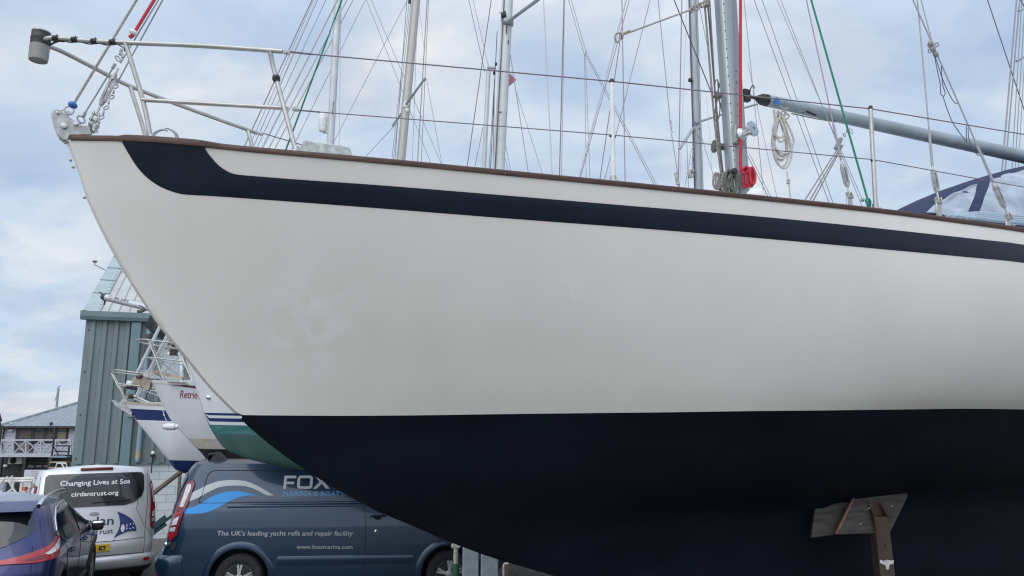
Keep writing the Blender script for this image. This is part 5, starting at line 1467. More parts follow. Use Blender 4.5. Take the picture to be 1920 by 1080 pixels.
# ================================================================== vehicles
class Body:
    """car body from heights (h, rear x, front x, width factor); rounded plan corners front and rear"""
    def __init__(s, W, rows, hs_, htop, rr, rf, kr=3.2, kf=2.6, M=None):
        s.W, s.hs, s.ht, s.rr, s.rf, s.kr, s.kf, s.M = W, hs_, htop, rr, rf, kr, kf, M
        s.xr = curve([(r[0], r[1]) for r in rows]); s.xf = curve([(r[0], r[2]) for r in rows]); s.tm = curve([(r[0], r[3]) for r in rows])
        s.h0 = rows[0][0]
    def tum(s, h):
        if h <= s.hs: return s.tm(h)
        q = min(1.0, (h - s.hs) / (s.ht - s.hs))
        return s.tm(s.hs) * max(0.0, 1 - q ** 1.25) ** .5
    def fac(s, x, h):
        d = x - s.xr(h); e = s.xf(h) - x; f = 1.0
        if d < s.rr: f *= max(0.0, 1 - abs(1 - max(0, d) / s.rr) ** s.kr) ** (1 / s.kr)
        if e < s.rf: f *= max(0.0, 1 - abs(1 - max(0, e) / s.rf) ** s.kf) ** (1 / s.kf)
        return f
    def y(s, x, h): return s.W * s.tum(h) * s.fac(x, h)
    def side(s, sg):
        """mapper for (x, h) on one side; sg -1 is the right-hand side"""
        def f(x, h, off):
            e = .004
            y = s.y(x, h)
            dx = (s.y(x + e, h) - s.y(x - e, h)) / (2 * e); dh = (s.y(x, h + e) - s.y(x, h - e)) / (2 * e)
            n = Vector((-dx, 1, -dh)).normalized()
            return Vector((x + n.x * off, sg * (y + n.y * off), h + n.z * off))
        return f
    def wrap(s, sg):
        """mapper for (c, h): c 0..90 goes round the rear corner from the middle, past 90 each 1 is 1 cm forward"""
        def pt(c, h):
            if c <= 90:
                a = R(max(0.0, c)); k = 2 / s.kr
                return Vector((s.xr(h) + s.rr * (1 - math.cos(a) ** k), sg * s.W * s.tum(h) * math.sin(a) ** k, h))
            x = s.xr(h) + s.rr + (c - 90) * .01
            return Vector((x, sg * s.y(x, h), h))
        def f(c, h, off):
            p = pt(c, h); a = pt(c + .5, h) - pt(c - .5, h); b = pt(c, h + .01) - pt(c, h - .01)
            n = a.cross(b).normalized()
            if n.y * sg < 0 and abs(n.y) > .2: n = -n
            elif abs(n.y) <= .2 and n.x > 0: n = -n
            return p + n * off
        return f
    def rear(s):
        """mapper for (y, h) on the tail, y to the right as seen from behind"""
        def px_(y, h):
            w = s.W * s.tum(h); f = min(.9999, abs(y) / w)
            return s.xr(h) + s.rr * (1 - (1 - f ** s.kr) ** (1 / s.kr))
        def f(y, h, off):
            e = .004
            x = px_(y, h); dy = (px_(y + e, h) - px_(y - e, h)) / (2 * e); dh = (px_(y, h + e) - px_(y, h - e)) / (2 * e)
            n = Vector((-1, dy, dh)).normalized()
            return Vector((x + n.x * off, -(y + n.y * off), h + n.z * off))
        return f
    def mesh(s, name, m, parent, wheels, rw, nh=60, gap=.11):
        hsl = lin(s.h0, s.hs, nh) + [s.hs + (s.ht - s.hs) * (1 - (1 - k / 8) ** 1.6) for k in range(1, 9)]
        us = []
        rows = []
        for h in hsl:
            xr, xf = s.xr(h), s.xf(h)
            L_ = xf - xr; rr = min(s.rr, L_ / 2); rf = min(s.rf, L_ / 2)
            xs_ = [xr + rr * (1 - math.cos(R(90) * k / 12) ** (2 / s.kr)) for k in range(13)]
            xs_ += lin(xr + rr, xf - rf, 34)[1:-1]
            xs_ += [xf - rf * (1 - math.cos(R(90) * k / 8) ** (2 / s.kf)) for k in range(8, -1, -1)]
            rows.append([(x, s.y(x, h), h) for x in xs_])
        mb = MB()
        mb.grid([[Vector((x, -y, h)) for x, y, h in r] for r in rows])
        mb.grid([[Vector((x, y, h)) for x, y, h in r][::-1] for r in rows])
        b0 = rows[0]
        mb.grid([[Vector((x, -y, h)) for x, y, h in b0], [Vector((x, y, h)) for x, y, h in b0]])
        o = mb.build(name, m, None, merge=.0005)
        # wheel openings
        cut = MB()
        for x in wheels:
            for sg in (-1, 1): cut.cyl(Vector((x, sg * (s.W - .30), rw)), Vector((x, sg * (s.W + .2), rw)), rw + gap * .62, 40)
        c = cut.build('cutter', m, None)
        md = o.modifiers.new('cut', 'BOOLEAN'); md.operation = 'DIFFERENCE'; md.object = c; md.solver = 'EXACT'
        bpy.context.view_layer.update()
        me = bpy.data.meshes.new_from_object(o.evaluated_get(bpy.context.evaluated_depsgraph_get()))
        o0 = o.location.copy()
        vs_ = [q.co + o0 for q in me.vertices]; fs = [tuple(p.vertices) for p in me.polygons]
        for q in (o, c):
            d = q.data; bpy.data.objects.remove(q); bpy.data.meshes.remove(d)
        bpy.data.meshes.remove(me)
        out = MB(s.M).add(vs_, fs).build(name, m, parent, sharp=28)
        return out
def strip(mapper, pts, w, off, M, n=4):
    """a thin line laid along a surface"""
    P_ = []
    for i in range(len(pts) - 1):
        for k in range(n): P_.append((pts[i][0] + (pts[i + 1][0] - pts[i][0]) * k / n, pts[i][1] + (pts[i + 1][1] - pts[i][1]) * k / n))
    P_.append(pts[-1])
    return MB(M).tube([mapper(x, y, off) for x, y in P_], w, 6)
def rrect(x0, y0, x1, y1, r, n=4):
    out = []
    for cx, cy, a0 in ((x1 - r, y1 - r, 0), (x0 + r, y1 - r, 90), (x0 + r, y0 + r, 180), (x1 - r, y0 + r, 270)):
        for k in range(n + 1): a = R(a0 + 90 * k / n); out.append((cx + r * math.cos(a), cy + r * math.sin(a)))
    return out
def wheel(M, parent, x, y, r, sg, w=.21, spokes=5):
    c = Vector((x, y, r))
    mb = MB(M); ax = Vector((0, sg, 0))
    mb.lathe([(r * .56, -w / 2), (r * .92, -w / 2), (r * .985, -w * .36), (r, -w * .2), (r, w * .2), (r * .985, w * .36), (r * .93, w / 2), (r * .78, w * .52), (r * .60, w * .47), (r * .56, w * .42)], c, ax, 36)
    wh = mb.build('wheel', rubber, parent)
    mb = MB(M)
    mb.lathe([(r * .51, w * .10), (r * .555, w * .44), (r * .585, w * .465), (r * .545, w * .40)], c, ax, 36)
    for k in range(spokes):
        a = 2 * math.pi * k / spokes + .3
        for da in (-.13, .13):
            u = Vector((math.cos(a + da), 0, math.sin(a + da))); 
            mb.bar(c + ax * w * .40 + Vector((math.cos(a), 0, math.sin(a))) * r * .10, c + ax * w * .36 + u * r * .545, r * .085, .03, up=ax)
    mb.lathe([(r * .17, w * .3), (r * .17, w * .44), (r * .10, w * .47)], c, ax, 20)
    mb.build('rim', alloy, wh)
    mb = MB(M); mb.lathe([(r * .54, w * .02), (r * .52, w * .04)], c, ax, 24); mb.build('brake', gap_black, wh)
def frame(base, deg, pitch=0.0, roll=0.0): return Matrix.Translation(base) @ Matrix.Rotation(R(deg), 4, 'Z') @ Matrix.Rotation(R(pitch), 4, 'Y') @ Matrix.Rotation(R(roll), 4, 'X')
def anchor_pt(px, py, Y, local, deg):
    """place a local point of a vehicle on a ground-plan point"""
    p = at(px, py, Y); q = Matrix.Rotation(R(deg), 3, 'Z') @ Vector(local)
    return Vector((p.x - q.x, p.y - q.y, 0))

VAN = [(.20, .12, 4.80, .93), (.38, .02, 5.04, .968), (.60, .00, 5.08, .985), (.80, .05, 5.06, .995), (1.00, .09, 4.98, 1.0), (1.12, .11, 4.70, .995), (1.35, .15, 4.20, .965), (1.60, .205, 3.80, .925), (1.80, .265, 3.52, .885), (1.895, .33, 3.36, .862)]
def make_van(kind, base, deg, paint, label, pitch=0.0, roll=0.0):
    M = frame(base, deg, pitch, roll)
    root = thing('parked_van', label, 'van', base)
    XR, XF, RW = 1.22, 4.15, .335
    b = Body(.985, VAN, 1.895, 1.975, .42, .9, 3.0, 2.3, M)
    body = b.mesh('body', paint, root, (XR, XF), RW, gap=.12)
    Rt, Lt = b.side(-1), b.side(1)
    wR, wL, rear = b.wrap(-1), b.wrap(1), b.rear()
    for x in (XR, XF):
        for sg in (-1, 1): wheel(M, root, x, sg * .845, RW, sg)
    mb = MB(M); mb.box((2.6, 0, .30), (4.2, 1.5, .2)); mb.box((XR, 0, .45), (.85, 1.40, .5)); mb.box((XF, 0, .45), (.85, 1.40, .5)); mb.build('underside', gap_black, root)
    for sg, S in ((-1, Rt), (1, Lt)):
        # wheel-arch lips
        for x in (XR, XF):
            ro = RW + .12 * .62
            mb = MB(M); rows = []
            for k in range(25):
                a = R(-18 + 216 * k / 24)
                row = []
                for rr_, of in ((ro, -.05), (ro, .012), (ro + .03, .014), (ro + .075, .006), (ro + .095, -.004)):
                    xx, hh_ = x + rr_ * math.cos(a), RW + rr_ * math.sin(a)
                    row.append(S(xx, max(.20, hh_), of))
                rows.append(row)
            mb.grid(rows); mb.build('wheel_arch', paint, root, sharp=60)
        # side rubbing strip
        mb = MB(M); mb.grid([[S(x, h, o) for h, o in ((.50, .0), (.505, .012), (.56, .020), (.60, .020), (.625, .012), (.63, 0))] for x in lin(XR + .52, XF - .52, 20)]); mb.build('side_moulding', paint, root)
        # door seams
        for xs_ in ((2.98,),):
            x = xs_[0]
            strip(S, [(x - .04, .28), (x - .03, .8), (x - .05, 1.15), (x - .14, 1.86)], .0045, -.001, M).build('door_seam', gap_black, root)
        strip(S, [(.36, 1.80), (.24, 1.5), (.17, 1.2), (.16, .92), (.22, .74), (.46, .68), (.78, .62)], .004, -.001, M).build('panel_seam', gap_black, root)
        strip(S, [(4.02, .80), (3.92, .9), (3.88, 1.06)], .004, -.001, M).build('door_seam', gap_black, root)
        # stamped side window area with its dark outline, and the crease below it
        if kind == 'panel':
            rr_ = rrect(.64, 1.355, 2.86, 1.80, .09)
            q = [(x - (h - 1.355) * -.08 if x < 1.5 else x - (h - 1.355) * .18, h) for x, h in rr_]
            q = [(x - .10 * max(0, 1.47 - h) / .12 if x < 1.0 else x, h) for x, h in q]
            strip(S, q + [q[0]], .006, .000, M, n=5).build('window_stamping', gap_black, root)
        else:
            q = rrect(.62, 1.30, 2.88, 1.80, .09); conform(q, S, .004, M, rim=.006).build('side_window', glass_dark, root)
        mb = MB(M); mb.grid([[S(x, h, o) for h, o in ((1.285, 0), (1.300, .010), (1.325, .004), (1.335, 0))] for x in lin(1.0, 3.9, 26)]); mb.build('crease', paint, root, sharp=70)
        conform([(3.06, 1.38), (3.90, 1.40), (3.58, 1.76), (3.02, 1.80)], S, .004, M, rim=.006).build('front_window', glass_dark, root)
        # handle and lock
        mb = MB(M); mb.tube([S(3.00, 1.145, .016), S(3.02, 1.148, .036), S(3.12, 1.152, .040), S(3.20, 1.152, .034), S(3.22, 1.15, .014)], .013, 8, smooth=3); hd = mb.build('door_handle', paint, root)
        conform([(3.11 + .055 * math.cos(a), 1.132 + .035 * math.sin(a)) for a in lin(0, 6.0, 14)], S, .003, M).build('handle_cup', gap_black, hd)
        mb = MB(M); mb.lathe([(.028, 0), (.028, .006), (.022, .009)], S(3.10, .94, .0), (0, sg, 0), 18); lk = mb.build('filler_lock', chrome, root)
        mb = MB(M); mb.lathe([(.015, .009), (.015, .011)], S(3.10, .94, .0), (0, sg, 0), 14); mb.build('lock_face', gap_black, lk)
        # tail lamp, wrapped round the corner
        W_ = b.wrap(sg)
        out = [(66, 1.64), (76, 1.67), (82, 1.61), (82, 1.34), (79, 1.20), (79, .93), (71, .84), (59, .90), (57, 1.10), (61, 1.30)]
        tl = conform(out, W_, .022, M, step=3, rim=.024).build('tail_lamp', lens_deep, root)
        conform([(69, 1.60), (75, 1.62), (79, 1.57), (77, 1.30), (69, 1.30)], W_, .028, M, step=3, rim=.006).build('clear_lens', lens_clear, tl)
        conform([(64, 1.14), (75, 1.18), (74, 1.07), (62, 1.05)], W_, .028, M, step=3, rim=.006).build('clear_lens', lens_clear, tl)
        conform([(64, 1.22), (77, 1.27), (76, 1.205), (64, 1.165)], W_, .027, M, step=3, rim=.006).build('red_lens', lens_red, tl)
        conform([(61, 1.02), (74, 1.04), (74, .98), (61, .97)], W_, .028, M, step=3, rim=.006).build('clear_lens', decal_grey, tl)
        conform([(61, .95), (75, .96), (76, .93), (70, .87), (62, .92)], W_, .027, M, step=3, rim=.006).build('red_lens', lens_red, tl)
        # door mirror
        mb = MB(M); c = S(3.72, 1.22, .17); mb.box(c, (.14, .24, .30), None, .05, 3); mi = mb.build('door_mirror', black, root)
    # tail: window, seams, bumper
    g = conform([(-.72, 1.42), (-.755, 1.52), (-.745, 1.78), (-.70, 1.82), (.70, 1.82), (.745, 1.78), (.755, 1.52), (.72, 1.42), (.60, 1.315), (.46, 1.275), (-.46, 1.275), (-.60, 1.315)] if kind != 'panel' else [(.06, 1.12), (.74, 1.22), (.80, 1.70), (.72, 1.77), (.06, 1.77)], rear, .014, M, rim=.016, step=.06)
    gl = g.build('rear_window', glass_dark if kind != 'panel' else glass_dirty, root)
    if kind == 'panel': conform([(-.06, 1.12), (-.74, 1.22), (-.80, 1.70), (-.72, 1.77), (-.06, 1.77)], rear, .010, M, rim=.014, step=.06).build('rear_window', glass_dirty, root)
    mb = MB(M)
    rows = []
    for k in range(41):
        c_ = -92 + 184 * k / 40
        W_ = wR if c_ >= 0 else wL
        tp_ = min(1.0, (93 - abs(c_)) / 12)
        rows.append([W_(abs(c_), h, o * tp_) for h, o in (((.24, .0), (.26, .035), (.40, .060), (.56, .062), (.62, .050), (.66, .0)) if kind == 'panel' else ((.22, .0), (.24, .035), (.32, .060), (.38, .062), (.43, .050), (.46, .0)))])
    mb.grid(rows); bump_ = mb.build('rear_bumper', paint, root, sharp=60)
    mb = MB(M)
    rows = []
    for k in range(41):
        c_ = -90 + 180 * k / 40
        W_ = wR if c_ >= 0 else wL
        rows.append([W_(abs(c_), h, o) for h, o in ((.16, .010), (.22, .046), (.28, .064), (.285, .02))])
    mb.grid(rows); mb.build('bumper_valance', black, bump_, sharp=60)
    for sg, W_ in ((-1, wR), (1, wL)):
        conform([(47, .36), (58, .36), (58, .405), (47, .405)], W_, .068, M, step=3, rim=.006).build('reflector', lens_red, bump_)
    mb = MB(M); mb.box((.335, 0, 1.885), (.10, .50, .045), Matrix.Rotation(R(45), 3, 'Y'), .015); mb.build('high_brake_lamp', lens_deep, root)
    return root, b, M
# --- blue van side on
van_deg = 6.0
base = anchor_pt(446, 1100, 10.95, (1.22, -.93, 0), van_deg); base.z = gz(11) + .03
van, vb, VM = make_van('panel', base, van_deg, van_blue, 'dark blue panel van with marina lettering and a wave emblem on its side', 0.0, -3.0)
S = vb.side(-1); rear = vb.rear(); wR = vb.wrap(-1)
def vx(px, py):
    """pixel on the van's near side to its own (x, h)"""
    d = ray(px, py); e = Vector((0, 0, EYE)); Mi = VM.inverted()
    s = 11.0 / d.y
    for _ in range(15):
        p = Mi @ (e + d * s)
        y = -vb.y(max(.15, p.x), max(.3, min(1.8, p.z)))
        s += (y - p.y) / (Mi.to_3x3() @ d).y
    p = Mi @ (e + d * s)
    return p.x, p.z
def decal(name, m, px_pts, off=.004):
    return conform([vx(*q) for q in px_pts], S, off, VM, step=.10).build(name, m, van, flat=True)
# wave emblem
top = [(343, 944), (352, 938), (372, 930), (392, 917), (412, 906), (430, 902), (448, 901), (466, 904), (484, 911), (500, 920), (514, 929)]
bot = [(343, 943), (350, 943.5), (372, 937.5), (395, 925), (415, 914), (432, 911), (450, 910.5), (468, 913), (484, 919), (496, 925), (503, 929)]
def ribbon(name, m, up_, lo_):
    U, Lw = curve(up_), curve(lo_)
    x0, x1 = up_[0][0], up_[-1][0]
    rows = []
    for i in range(40):
        x = x0 + (x1 - x0) * i / 39
        a, b_ = vx(x, U(x)), vx(x, max(U(x) + .05, Lw(min(x, lo_[-1][0])) if x <= lo_[-1][0] else U(x) + .05))
        rows.append([S(a[0] + (b_[0] - a[0]) * k / 3, a[1] + (b_[1] - a[1]) * k / 3, .004) for k in range(4)])
    return MB(VM).grid(rows).build(name, m, van, flat=True)
ribbon('wave_emblem', decal_silver, [(344, 930), (352, 927), (368, 920), (390, 909), (412, 902), (436, 900), (456, 901.5), (474, 907), (490, 915), (504, 923), (514, 929)],
       [(344, 943.5), (352, 941), (370, 934), (392, 922), (414, 913), (438, 910.5), (456, 911), (472, 915), (488, 922), (502, 929), (514, 929)])
ribbon('wave_emblem', decal_blue, [(340, 956), (356, 952.5), (374, 946), (392, 934), (410, 926), (428, 921.5), (444, 921), (460, 923), (472, 926), (482, 929)],
       [(340, 961.5), (358, 963.5), (378, 962.5), (398, 957), (418, 947), (434, 938), (448, 932.5), (462, 929.5), (474, 929), (482, 929)])
def vtext(name, body, m, x0, x1, ybase, size_px, bold=0.0, shear=0.0, sp=1.0):
    a, b_ = vx(x0, ybase), vx(x1, ybase)
    hgt = vx((x0 + x1) / 2, ybase - size_px)[1] - vx((x0 + x1) / 2, ybase)[1]
    size = hgt / .70
    vs_, fs = text_mesh(body, size, bold=bold * size, shear=shear, spacing=sp)
    w = max(v[0] for v in vs_) - min(v[0] for v in vs_); m0 = min(v[0] for v in vs_)
    k = (b_[0] - a[0]) / w
    MB(VM).add([S(a[0] + (x - m0) * k, a[1] + (b_[1] - a[1]) * (x - m0) / w + y, .004) for x, y in vs_], fs).build(name, m, van, flat=True)
# wide block capitals drawn as strokes
def blockword(px0, py_top, py_bot):
    a = vx(px0, py_bot); top_ = vx(px0, py_top)[1]; H = top_ - a[1]; x = a[0]
    polys = []
    t = .215 * H
    w = .93 * H
    polys.append([(0, 0), (t, 0), (t, .36 * H), (w * .86, .36 * H), (w * .86, .36 * H + t * .85), (t, .36 * H + t * .85), (t, H - t * .95), (w * .98, H - t * .95), (w * .98, H), (0, H)])
    x2 = w * 1.10; wo = 1.18 * H
    o_, i_ = rrect(0, 0, wo, H, .26 * H, 5), rrect(t, t * .9, wo - t, H - t * .9, .10 * H, 5)
    ring_ = (x2, o_, i_)
    x3 = x2 + wo + .03 * H; wx = 1.32 * H
    polys.append([(x3 + p, q) for p, q in ((0, 0), (.30 * H, 0), (.66 * H, .36 * H), (1.02 * H, 0), (wx, 0), (.83 * H, .51 * H), (1.28 * H, H), (.97 * H, H), (.66 * H, .66 * H), (.36 * H, H), (.05 * H, H), (.49 * H, .51 * H))])
    x4 = x3 + wx + .06 * H
    polys.append([(x4 + p, q) for p, q in ((.02 * H, .72 * H), (.12 * H, .72 * H), (.22 * H, H), (0, H))])
    x5 = x4 + .32 * H; ws = 1.10 * H
    polys.append([(x5 + p, q) for p, q in ((0, .0), (ws - .12 * H, 0), (ws, .12 * H), (ws, .46 * H), (ws - .1 * H, .60 * H), (t, .60 * H), (t, H - t * .9), (ws * .97, H - t * .9), (ws * .97, H), (.12 * H, H), (0, .88 * H), (0, .50 * H), (.1 * H, .39 * H), (ws - t, .39 * H), (ws - t, t * .9), (0, t * .9))])
    mb = MB(VM)
    for p in polys: conform([(x + q[0], a[1] + q[1]) for q in p], S, .004, step=.2, mb=mb)
    k = len(mb.v); n = len(ring_[1])
    for q in ring_[1]: mb.v.append(S(x + ring_[0] + q[0], a[1] + q[1], .004))
    for q in ring_[2]: mb.v.append(S(x + ring_[0] + q[0], a[1] + q[1], .004))
    for i in range(n): mb.f.append((k + i, k + (i + 1) % n, k + n + (i + 1) % n, k + n + i))
    mb.build('lettering', decal_silver, van, flat=True)
blockword(531, 892, 917)
vtext('lettering', 'MARINA & BOATYARD', decal_cyan, 531, 674, 930.5, 9.5, bold=.0)
vtext('lettering', "The UK's leading yacht refit and repair facility", decal_grey, 407, 662, 1004, 8.6, bold=.016, shear=.07)
vtext('lettering', 'www.foxsmarina.com', decal_grey, 556, 661, 1029, 7.6, bold=.006)
# roof aerial base, tow-eye cover, dusty tail
mb = MB(VM); rx = .62
mb.prism([Vector((rx - .04, -.55, 1.935)), Vector((rx + .22, -.55, 1.945)), Vector((rx + .10, -.55, 2.06)), Vector((rx + .06, -.55, 2.07))], (0, .10, 0))
mb.bar(Vector((rx + .08, -.52, 2.05)), Vector((rx - .10, -.30, 2.045)), .05, .03); mb.bar(Vector((rx - .10, -.3, 2.04)), Vector((rx - .14, -.2, 1.96)), .05, .03)
mb.build('roof_bar_foot', black, van)
mb = MB(VM); p = wR(62, .80, .02); mb.ball(p, .035, 14); tow = mb.build('corner_lamp', chrome, van)
conform([(74, .72), (82, .72), (82, .83), (74, .84)], wR, .012, VM, step=3, rim=.012).build('corner_bracket', black, van)
conform([(60, 1.36), (63, 1.36), (63, 1.46), (60, 1.46)], wR, .02, VM, step=3, rim=.02).build('hinge', black, van)

# --- silver van seen from behind
sv_deg = 90 + 33.0
base2 = anchor_pt(178, 962, 13.0, (.09, 0, 0), sv_deg); base2.z = -.205
sv, sb, SM = make_van('bus', base2, sv_deg, van_silver, 'silver minibus seen from behind with white lettering on its dark rear window', 4.6)
rear = sb.rear()
sm = lambda x, y, off: rear(x, y, off)
def rtext(name, body, m, x0, x1, y0, size, bold=0, shear=0, wob=0.0, off=.008):
    vs_, fs = text_mesh(body, size, bold=bold * size, shear=shear)
    a, b_ = min(v[0] for v in vs_), max(v[0] for v in vs_)
    k = (x1 - x0) / (b_ - a)
    MB(SM).add([rear(x0 + (x - a) * k, y0 + y + wob * math.sin(x * 34) * size, off) for x, y in vs_], fs).build(name, m, sv, flat=True)
rtext('lettering', 'Changing Lives at Sea', decal_white, -.53, .52, 1.63, .115, bold=.010, wob=.04, off=.018)
rtext('lettering', 'cirdantrust.org', decal_white, -.36, .345, 1.45, .105, bold=.012, off=.018)
rtext('lettering', 'Cirdan', decal_ink, -.36, .30, .965, .205, bold=.012, wob=.015)
rtext('lettering', 'Trust', decal_ink, .02, .30, .825, .115, bold=.006, wob=.02)
# sail emblem with star and dots
arc = [(x * .95, y * .93 + .226) for x, y in [(.36, 1.015), (.44, .985), (.52, .94), (.60, .875), (.66, .80), (.69, .72), (.70, .645), (.62, .66), (.52, .645), (.42, .60), (.33, .555), (.39, .66), (.42, .76), (.415, .86), (.395, .945)]]
conform(arc, rear, .006, SM, step=.05).build('sail_emblem', decal_navy, sv)
mb = MB(SM)
for k in range(7):
    a = k / 6
    x = .446; y = .845 + .095 * a; w = .035 - .016 * abs(a - .5) * 2
    conform([(x - w, y - .006), (x + w, y - .006), (x + w, y + .006), (x - w, y + .006)], rear, .010, mb=mb)
conform([(.440, .83), (.452, .83), (.452, .955), (.440, .955)], rear, .0112, mb=mb)
for (x, y) in ((.508, .942), (.560, .95), (.612, .96), (.508, .91), (.508, .877), (.560, .877), (.608, .887)):
    conform([(x + .010 * math.cos(q), y + .010 * math.sin(q)) for q in lin(0, 5.5, 8)], rear, .010, mb=mb)
mb.build('emblem_mark', decal_white, sv, flat=True)
# badge, handle recess, plate, seams
conform([(.0 + .075 * math.cos(q), 1.155 + .028 * math.sin(q)) for q in lin(0, 6.0, 20)], rear, .012, SM, rim=.010).build('badge', alloy, sv)
conform([(-.30, .70), (.29, .70), (.335, .73), (.22, .78), (-.22, .78), (-.335, .73)], rear, .016, SM, rim=.02).build('tailgate_handle', van_silver, sv)
pb_ = conform([(-.265, .545), (.265, .545), (.265, .66), (-.265, .66)], rear, .012, SM, rim=.012).build('number_plate', plate_yellow, sv)
vs_, fs = text_mesh('KT', .088, bold=.004)
MB(SM).add([rear(.10 + x * .98, .568 + y, .016) for x, y in vs_], fs).build('plate_characters', gap_black, pb_, flat=True)
strip(rear, [(-.80, .475), (.80, .475)], .005, .001, SM, n=14).build('tailgate_seam', gap_black, sv)
for sg in (-1, 1): strip(rear, [(sg * .80, .36), (sg * .805, .9), (sg * .83, 1.3), (sg * .82, 1.80)], .004, .0, SM).build('tailgate_seam', gap_black, sv)
mb = MB(SM); mb.tube([rear(-.05, 1.33, .03), rear(.2, 1.345, .028), rear(.55, 1.36, .024)], .010, 6); mb.build('rear_wiper', black, sv)
strip(rear, [(-.80, .70), (-.34, .70), (.34, .70), (.80, .72)], .005, .0, SM, n=8).build('tailgate_crease', gap_black, sv)

# --- violet blue estate car in the corner
CAR = [(.22, .12, 4.25, .93), (.45, .02, 4.36, .975), (.72, .03, 4.38, 1.0), (.92, .10, 4.28, 1.0), (1.00, .15, 4.05, .985), (1.08, .22, 3.55, .945), (1.25, .38, 3.05, .865), (1.40, .50, 2.72, .795), (1.48, .585, 2.45, .745)]
car_deg = 90 + 21.3
base3_ = anchor_pt(104, 1003, 8.9, (.28, -.88, 0), car_deg); base3_.z = gz(9) + .02
CM = frame(base3_, car_deg)
car = thing('parked_car', 'violet blue estate car with silver roof rails, cut off by the left edge', 'car', base3_)
cb = Body(.905, CAR, 1.48, 1.575, .40, .9, 3.0, 2.2, CM)
cb.mesh('body', car_violet, car, (.86, 3.51), .34, gap=.10)
S2, W2, r2 = cb.side(-1), cb.wrap(-1), cb.rear()
for x in (.86, 3.51):
    for sg in (-1, 1): wheel(CM, car, x, sg * .79, .34, sg)
mb = MB(CM); mb.box((2.2, 0, .32), (3.6, 1.35, .2)); mb.box((.86, 0, .45), (.8, 1.2, .45)); mb.box((3.51, 0, .45), (.8, 1.2, .45)); mb.build('underside', gap_black, car)
for sg in (-1, 1):
    s_, w_ = cb.side(sg), cb.wrap(sg)
    # window line: chrome surround, then the panes
    dl = [(.80, 1.14), (.78, 1.20), (.92, 1.33), (1.16, 1.425), (1.55, 1.462), (2.05, 1.447), (2.55, 1.37), (2.95, 1.22), (3.15, 1.105), (3.02, 1.05), (2.2, 1.03), (1.4, 1.025), (1.05, 1.04)]
    strip(s_, dl + [dl[0]], .012, .004, CM, n=4).build('window_trim', chrome, car)
    conform([(.83, 1.15), (.81, 1.20), (.92, 1.31), (1.06, 1.375), (1.04, 1.06)], s_, .010, CM, step=.05, rim=.008).build('quarter_window', glass_dark, car)
    conform([(1.09, 1.055), (1.11, 1.392), (1.55, 1.446), (1.92, 1.44), (1.98, 1.045), (1.4, 1.04)], s_, .010, CM, step=.05, rim=.008).build('rear_side_window', glass_dark, car)
    conform([(2.07, 1.045), (2.02, 1.435), (2.52, 1.345), (2.90, 1.195), (3.06, 1.09), (2.98, 1.045)], s_, .010, CM, step=.05, rim=.008).build('front_side_window', glass_dark, car)
    for pts_ in (((2.02, 1.0), (2.06, .7), (2.03, .33)), ((1.02, 1.0), (1.12, .80), (1.25, .62), (1.30, .33)), ((3.05, 1.02), (3.06, .7), (3.02, .33))):
        strip(s_, pts_, .004, 0, CM).build('door_seam', gap_black, car)
    for x in (1.24, 2.20):
        mb = MB(CM); mb.tube([s_(x, .90, .01), s_(x + .03, .902, .034), s_(x + .16, .908, .036), s_(x + .19, .908, .01)], .013, 8, smooth=3); hd = mb.build('door_handle', car_violet, car)
        conform([(x + .10 + .06 * math.cos(q), .895 + .03 * math.sin(q)) for q in lin(0, 6.0, 12)], s_, .003, CM).build('handle_cup', gap_black, hd)
    mb = MB(CM)
    for wx in (.86, 3.51):
        mb = MB(CM); rows = []
        ro = .34 + .062
        for k in range(25):
            a = R(-12 + 204 * k / 24)
            rows.append([s_(wx + q * math.cos(a), max(.22, .34 + q * math.sin(a)), o) for q, o in ((ro, -.04), (ro, .012), (ro + .05, .016), (ro + .055, .0))])
        mb.grid(rows); mb.build('wheel_arch', black, car, sharp=60)
    mb = MB(CM); mb.grid([[s_(x, h, o) for h, o in ((.24, 0), (.26, .015), (.36, .022), (.38, 0))] for x in lin(1.32, 3.05, 16)]); mb.build('sill', black, car)
    # tail lamp
    tl = conform([(q, h + .115) for q, h in [(14, .855), (60, .955), (78, 1.005), (90, 1.03), (100, 1.03), (95, .955), (88, .86), (78, .835), (48, .815), (14, .825)]], w_, .018, CM, step=3, rim=.02).build('tail_lamp', lens_red, car)
    conform([(q, h + .115) for q, h in [(78, .955), (88, .985), (96, 1.0), (92, .945), (86, .915), (78, .90)]], w_, .023, CM, step=3, rim=.005).build('clear_lens', lens_clear, tl)
    conform([(q, h + .115) for q, h in [(56, .89), (75.5, .945), (75.5, .895), (62, .875)]], w_, .023, CM, step=3, rim=.005).build('clear_lens', lens_clear, tl)
    conform([(q, h + .115) for q, h in [(34, .85), (52, .88), (58, .865), (54, .84), (36, .835)]], w_, .022, CM, step=3, rim=.005).build('dark_lens', lens_deep, tl)
    conform([(q, h + .115) for q, h in [(78, .885), (88, .905), (86, .87), (78, .85)]], w_, .022, CM, step=3, rim=.005).build('dark_lens', lens_deep, tl)
    # roof rail
    mb = MB(CM)
    P_ = []
    for k in range(13):
        x = .74 + 1.75 * k / 12
        up_ = .045 * math.sin(math.pi * min(1, max(0, k / 12))) ** .5
        h = min(1.535, 1.50 + .04 * math.sin(math.pi * k / 12))
        P_.append(Vector((x, sg * (.60 + .02 * math.sin(math.pi * k / 12)), 1.535 + .015 * math.sin(math.pi * k / 12) - (.03 if k in (0, 12) else 0) + up_)))
    rows = [[p + Vector((0, a, b_)) for a, b_ in ((-.022, -.012), (-.022, .006), (-.010, .014), (.010, .014), (.022, .004), (.022, -.012))] for p in P_]
    mb.grid(rows, closed=True); mb.build('roof_rail', chrome, car)
